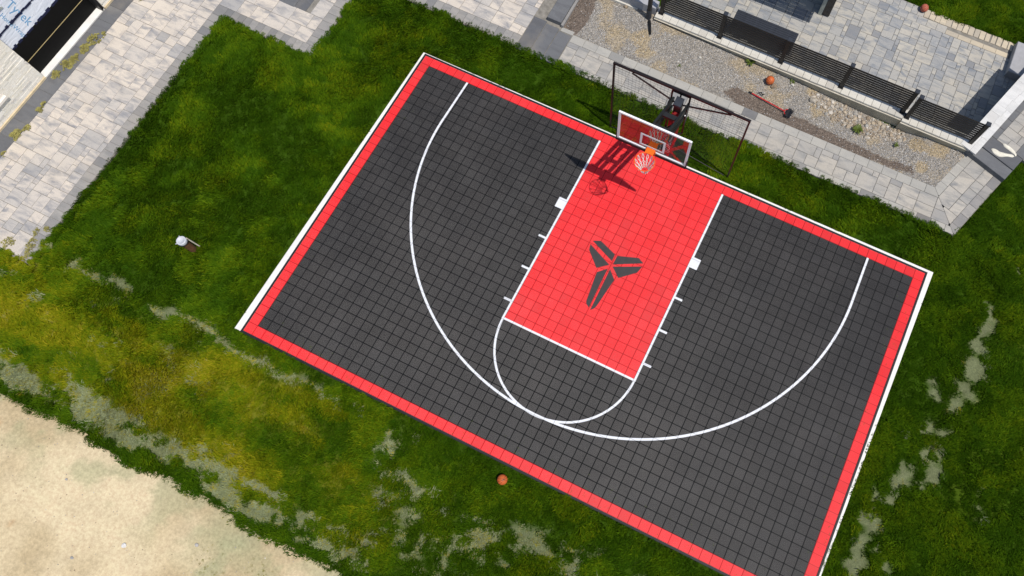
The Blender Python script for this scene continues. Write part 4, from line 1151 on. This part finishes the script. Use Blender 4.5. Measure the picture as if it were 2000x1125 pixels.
mb = MB(); r = random.Random(77)
for i in range(260):
    e_ = r.random()
    if e_ < .6: x, y = r.uniform(0.2, 14.3), -D+abs(r.gauss(0, .30))
    elif e_ < .8: x, y = W-abs(r.gauss(0, .25)), r.uniform(-8.7, -.2)
    else: x, y = abs(r.gauss(0, .2)), r.uniform(-8.7, -.2)
    a = r.uniform(0, 6.28); L = r.uniform(.02, .07); w = r.uniform(.003, .006); c, s2 = math.cos(a), math.sin(a); z = .005
    mb.add([(x-s2*w,y+c*w,z),(x+s2*w,y-c*w,z),(x+c*L,y+s2*L,z+.006)], [(0,1,2)], 0)
tag(mb.build('grass_clippings', M['weed']), 'stray grass clippings blown over the edges of the court', 'clippings', kind='stuff')

# ------------------------------------------------------------------ black downpipe with ribbed outlet
root = empty('downpipe', (5.11,3.87,.15)); tag(root, 'black round downpipe rising beside the concrete panel', 'pipe')
mb = MB(); mb.tube((0,0,0),(-.02,.05,2.6),.066,14); mb.build('pipe', M['black_metal'], root)
mb = MB(); mb.tube((.001,.001,0),(-.003,.007,.32),.078,14); mb.build('sleeve', M['table_dark'], root)
mb = MB()
for i in range(13):
    t = i/12; c = Vector((.06+.20*t, -.08-.38*t, -.02+.05*math.sin(t*3))); c2 = c+Vector((.008,-.017,0)); mb.tube(c, c2, .050-.018*t, 10); mb.tube(c2, c2+Vector((.006,-.013,0)), .034-.014*t, 10)
mb.build('ribbed_outlet', M['black_metal'], root)

# ------------------------------------------------------------------ capped standpipe with stake in the grass
root = empty('capped_standpipe', (-2.35,-7.66,-.06)); tag(root, 'brown standpipe with a white cap standing in the grass', 'standpipe')
mb = MB(); mb.lathe([(.09,0),(.092,.30),(.095,.58)],n=20); mb.build('pipe', M['pipe_brown'], root)
mb = MB(); mb.lathe([(.118,.54),(.118,.575)],n=20); mb.lathe([(.118,.576),(.120,.622),(.112,.636),(.088,.637),(.084,.622),(.0005,.622)],n=24); mb.build('cap', M['bucket_white'], root)
mb = MB(); mb.torus((0,0,.548),.122,.012,20,6); mb.build('collar', M['black_metal'], root)
for a in (2.6, 4.2):
    mb = MB(); mb.tube((.125*math.cos(a),.125*math.sin(a),.60),(.155*math.cos(a),.155*math.sin(a),.60),.012,8); mb.build('cap_lug', M['bucket_white'], root)
mb = MB(); mb.beam((.10,.14,.0),(.06,.11,.60),.03,.018,up=(1,0,0)); mb.build('stake', M['wood_stake'], root)

# ------------------------------------------------------------------ crumpled cloths on the tread
def cloth(name, pts, w0, label, seed):
    r = random.Random(seed); mb = MB(); n = len(pts); k_ = 9; V = []; F = []
    for i, (x, y) in enumerate(pts):
        a = Vector(pts[min(i+1,n-1)])-Vector(pts[max(i-1,0)]); a.normalize(); s2 = Vector((-a.y,a.x)); w = w0[i]
        for j in range(k_):
            t = j/(k_-1)*2-1; h = (1-t*t)**.5 if abs(t) < 1 else 0
            V.append((x+s2.x*t*w+r.uniform(-.006,.006), y+s2.y*t*w+r.uniform(-.006,.006), .203+h*(w*.6)*r.uniform(.25,1.35)))
    for i in range(n-1):
        for j in range(k_-1): F.append((i*k_+j,(i+1)*k_+j,(i+1)*k_+j+1,i*k_+j+1))
    mb.add(V,F,0,True); o = mb.build(name, M['cloth']); tag(o, label, 'cloth')
    md = o.modifiers.new('soft','SUBSURF'); md.levels = 1; md.render_levels = 2
    return o
cloth('crumpled_cloth', [(15.20,4.13),(15.24,4.12),(15.32,4.09),(15.42,4.06),(15.50,4.08),(15.60,4.12),(15.70,4.155),(15.78,4.17),(15.82,4.175)], [.01,.06,.075,.085,.075,.05,.045,.05,.01], 'wide crumpled off-white cloth lying on the dark tread', 4)
cloth('crumpled_cloth', [(15.44,4.41),(15.47,4.41),(15.55,4.385),(15.63,4.36),(15.72,4.33),(15.80,4.29),(15.84,4.24),(15.85,4.20)], [.01,.045,.055,.055,.05,.045,.035,.01], 'narrow folded off-white cloth between the wide cloth and the landing', 6)

# ------------------------------------------------------------------ weeds
def weed(x, y, z, r0, n, label, seed, mat='weed'):
    r = random.Random(seed); mb = MB()
    for i in range(n):
        a = r.uniform(0,6.28); L = r0*r.uniform(.5,1.1); w = L*.16; lift = r.uniform(.25,.8)*L
        u_ = Vector((math.cos(a),math.sin(a),0)); s2 = Vector((-u_.y,u_.x,0))
        p0 = u_*.01; p1 = u_*L*.5+Vector((0,0,lift)); p2 = u_*L+Vector((0,0,lift*.75))
        mb.add([p0-s2*w*.3,p0+s2*w*.3,p1-s2*w,p1+s2*w,p2],[(0,1,3,2),(2,3,4)],0,True)
    return tag(mb.build('weed', M[mat], None, (x,y,z)), label, 'weed')
weed(8.30,3.84,.05,.16,40,'leafy green weed growing at the foot of the retaining wall',1)
weed(9.58,3.80,0,.10,22,'small green weed beside a pale stone below the fence',2)
weed(11.75,3.22,-.05,.17,50,'ragged green weed at the edge of the rubble heap',3)
weed(12.88,3.26,-.06,.09,34,'bright green round weed beyond the rubble heap',4)
weed(6.53,2.86,.02,.06,14,'tiny weed alone on bare gravel behind the net',5)

# ------------------------------------------------------------------ house at the edge of the paved court
HXF = -8.885                                   # face of the stone veneer
house = empty('house', (-9.3,-5.24,0)); tag(house, 'unfinished house with pale ledgestone, black foundation and printed white wrap', 'house')
ho = -Vector((-9.3,-5.24,0))
def hs(mbx, name, mat, parent=house): o = mbx.build(name, M[mat] if isinstance(mat, str) else mat, parent); o.location = ho; return o
WX = -9.10
mb = MB(); mb.box(WX-.30,WX,-5.26,-2.70,-.3,1.02); found = hs(mb,'foundation_wall','foundation')
mb = MB(); mb.box(WX+.001,WX+.012,-5.24,-2.78,.488,.500); hs(mb,'termination_strip','gold')
mb = MB(); mb.box(WX-.30,WX-.01,-5.26,-2.70,1.021,3.4); hs(mb,'sheathing_wrap','wrap')
r = random.Random(8)
for z0, gap in ((1.005,.35),(1.50,.12)):
    y = -5.22
    while y < -2.8:
        L = r.uniform(.06,.22)
        mb = MB(); mb.box(WX-.0095,WX+.004,y,min(y+L,-2.79),z0-.02+r.uniform(-.012,.012),z0+.035+r.uniform(-.01,.025)); hs(mb,'tape_strip','tape')
        y += L + (r.uniform(.02,.10) if r.random() < gap*2 else .004)
mb = MB(); mb.box(WX-.0098,WX-.002,-5.24,-2.79,1.49,1.512); hs(mb,'lap_strip','tape')
mb = MB(); mb.box(WX-.0095,WX+.006,-5.20,-4.60,1.97,3.0); hs(mb,'dark_window','foundation')
mb = MB(); mb.box(WX-.0095,WX+.012,-5.20,-4.56,1.93,1.968); hs(mb,'window_sill','post_grey')
# stone veneer wings: mortar backing with courses of long thin stones
def veneer(y0, y1, ztop, seed):
    mb = MB(); mb.box(HXF-.45,HXF-.025,y0,y1,-.2,ztop); w = hs(mb,'stone_wing','mortar')
    r = random.Random(seed); z = .06; k_ = 0
    sm = {}
    while z < ztop:
        h = r.choice((.045,.055,.065)); y = y0 - r.uniform(0,.3)
        while y < y1:
            L = r.choice((.18,.26,.34,.42)); a, b = max(y,y0)+.002, min(y+L,y1)-.002; y += L
            if b-a < .03: continue
            key = (round(b-a,2),h)
            if key not in sm:
                q = MB(); q.box(-.02,.0,-(b-a)/2,(b-a)/2,0,h-.004); sm[key] = q.mesh('ledge_stone', M['veneer'])
            o = link('ledge_stone', sm[key], w); o.location = (HXF-.006+r.uniform(-.006,.006),(a+b)/2,z)
        z += h
    mb = MB(); mb.box(HXF-.02,HXF+.03,y0,y1-.001,-.02,.055); q = mb.build('base_board', M['board_tan'], w)
    return w
veneer(-8.1,-5.262,1.98,1)
veneer(-2.70,-1.0,1.2,2)
for i in range(4):
    mb = MB(); mb.box(WX-.005,HXF+.01-.012*i,-2.80+.025*i,-2.783+.025*i,0.0,1.6); hs(mb,'corner_strip','black_metal')
mb = MB(); mb.box(HXF-.02,HXF+.06,-7.0,-6.30,.50,.57); hs(mb,'projecting_sill','beam_white')
mb = MB(); mb.box(WX,HXF-.002,-5.26,-2.72,-.2,.012); tag(mb.build('sand_strip', M['concrete']), kind='structure')
for body, size, y, z in (('Tyvek',.33,-4.48,1.92),('HomeWrap',.17,-4.78,1.84)):
    me = text_mesh('wrap_lettering',body,size,.0008); me.materials.clear(); me.materials.append(M['wrap_text'])
    o = link('wrap_lettering', me, house)
    o.matrix_local = Matrix.Translation(Vector((WX-.0085,y,z))+ho) @ Matrix(((0,0,1,0),(0,1,0,0),(-1,0,0,0),(0,0,0,1)))

# low olive creepers along the dark strip
def creeper(pts, label, seed):
    r = random.Random(seed); mb = MB()
    for (cx, cy, rad, n) in pts:
        for i in range(n):
            a = r.uniform(0,6.28); d = rad*math.sqrt(r.random()); x, y = cx+d*math.cos(a)*.8, cy+d*math.sin(a)
            z = .006+.045*(1-(d/rad)**2)*r.uniform(.2,1); L = r.uniform(.010,.026)
            if float(vnoise(x, y, 9, seed))*.6+float(vnoise(x, y, 22, seed+3))*.4 < .30+.38*(d/rad)**2: continue
            b = r.uniform(0,6.28)
            u_ = Vector((math.cos(b),math.sin(b),r.uniform(-.3,.5))).normalized(); s2 = u_.cross(Vector((0,0,1))).normalized()
            c = Vector((x,y,z)); mb.add([c-u_*L,c+s2*L*.5,c+u_*L,c-s2*L*.5],[(0,1,2,3)],0,False)
    o = mb.build('creeper', M['shrub']); return tag(o, label, 'shrub')
creeper([(-8.70,-5.02,.20,500),(-8.66,-4.72,.26,900),(-8.60,-4.40,.22,700)],'longest olive creeper patch in front of the black foundation',1)
creeper([(-8.56,-4.05,.20,600),(-8.52,-3.70,.28,1100),(-8.36,-3.42,.14,250)],'bushy olive creeper patch nearest the corner strips of the house',2)
creeper([(-8.40,-5.95,.10,160),(-8.38,-6.15,.15,320)],'small olive creeper clump beside the stone wing of the house',3)
creeper([(-8.30,-6.75,.16,340),(-8.42,-7.0,.22,600),(-8.50,-7.1,.14,250)],'wide olive creeper clump on the pale pavers',4)
creeper([(-8.33,-7.55,.15,380)],'round olive creeper clump at the end of the row',5)
creeper([(-8.22,-1.93,.16,350),(-8.02,-1.75,.16,350)],'olive creeper clump spilling on the pavers beyond the house corner',6)
# thin moss-like weeds at the sunken end of the paved court
creeper([(-6.05,-9.35,.20,350),(-6.15,-9.0,.14,160),(-5.95,-8.8,.14,200),(-6.6,-9.55,.22,320),(-5.98,-9.65,.14,200)],'thin weedy growth over the end of the paved court',7)
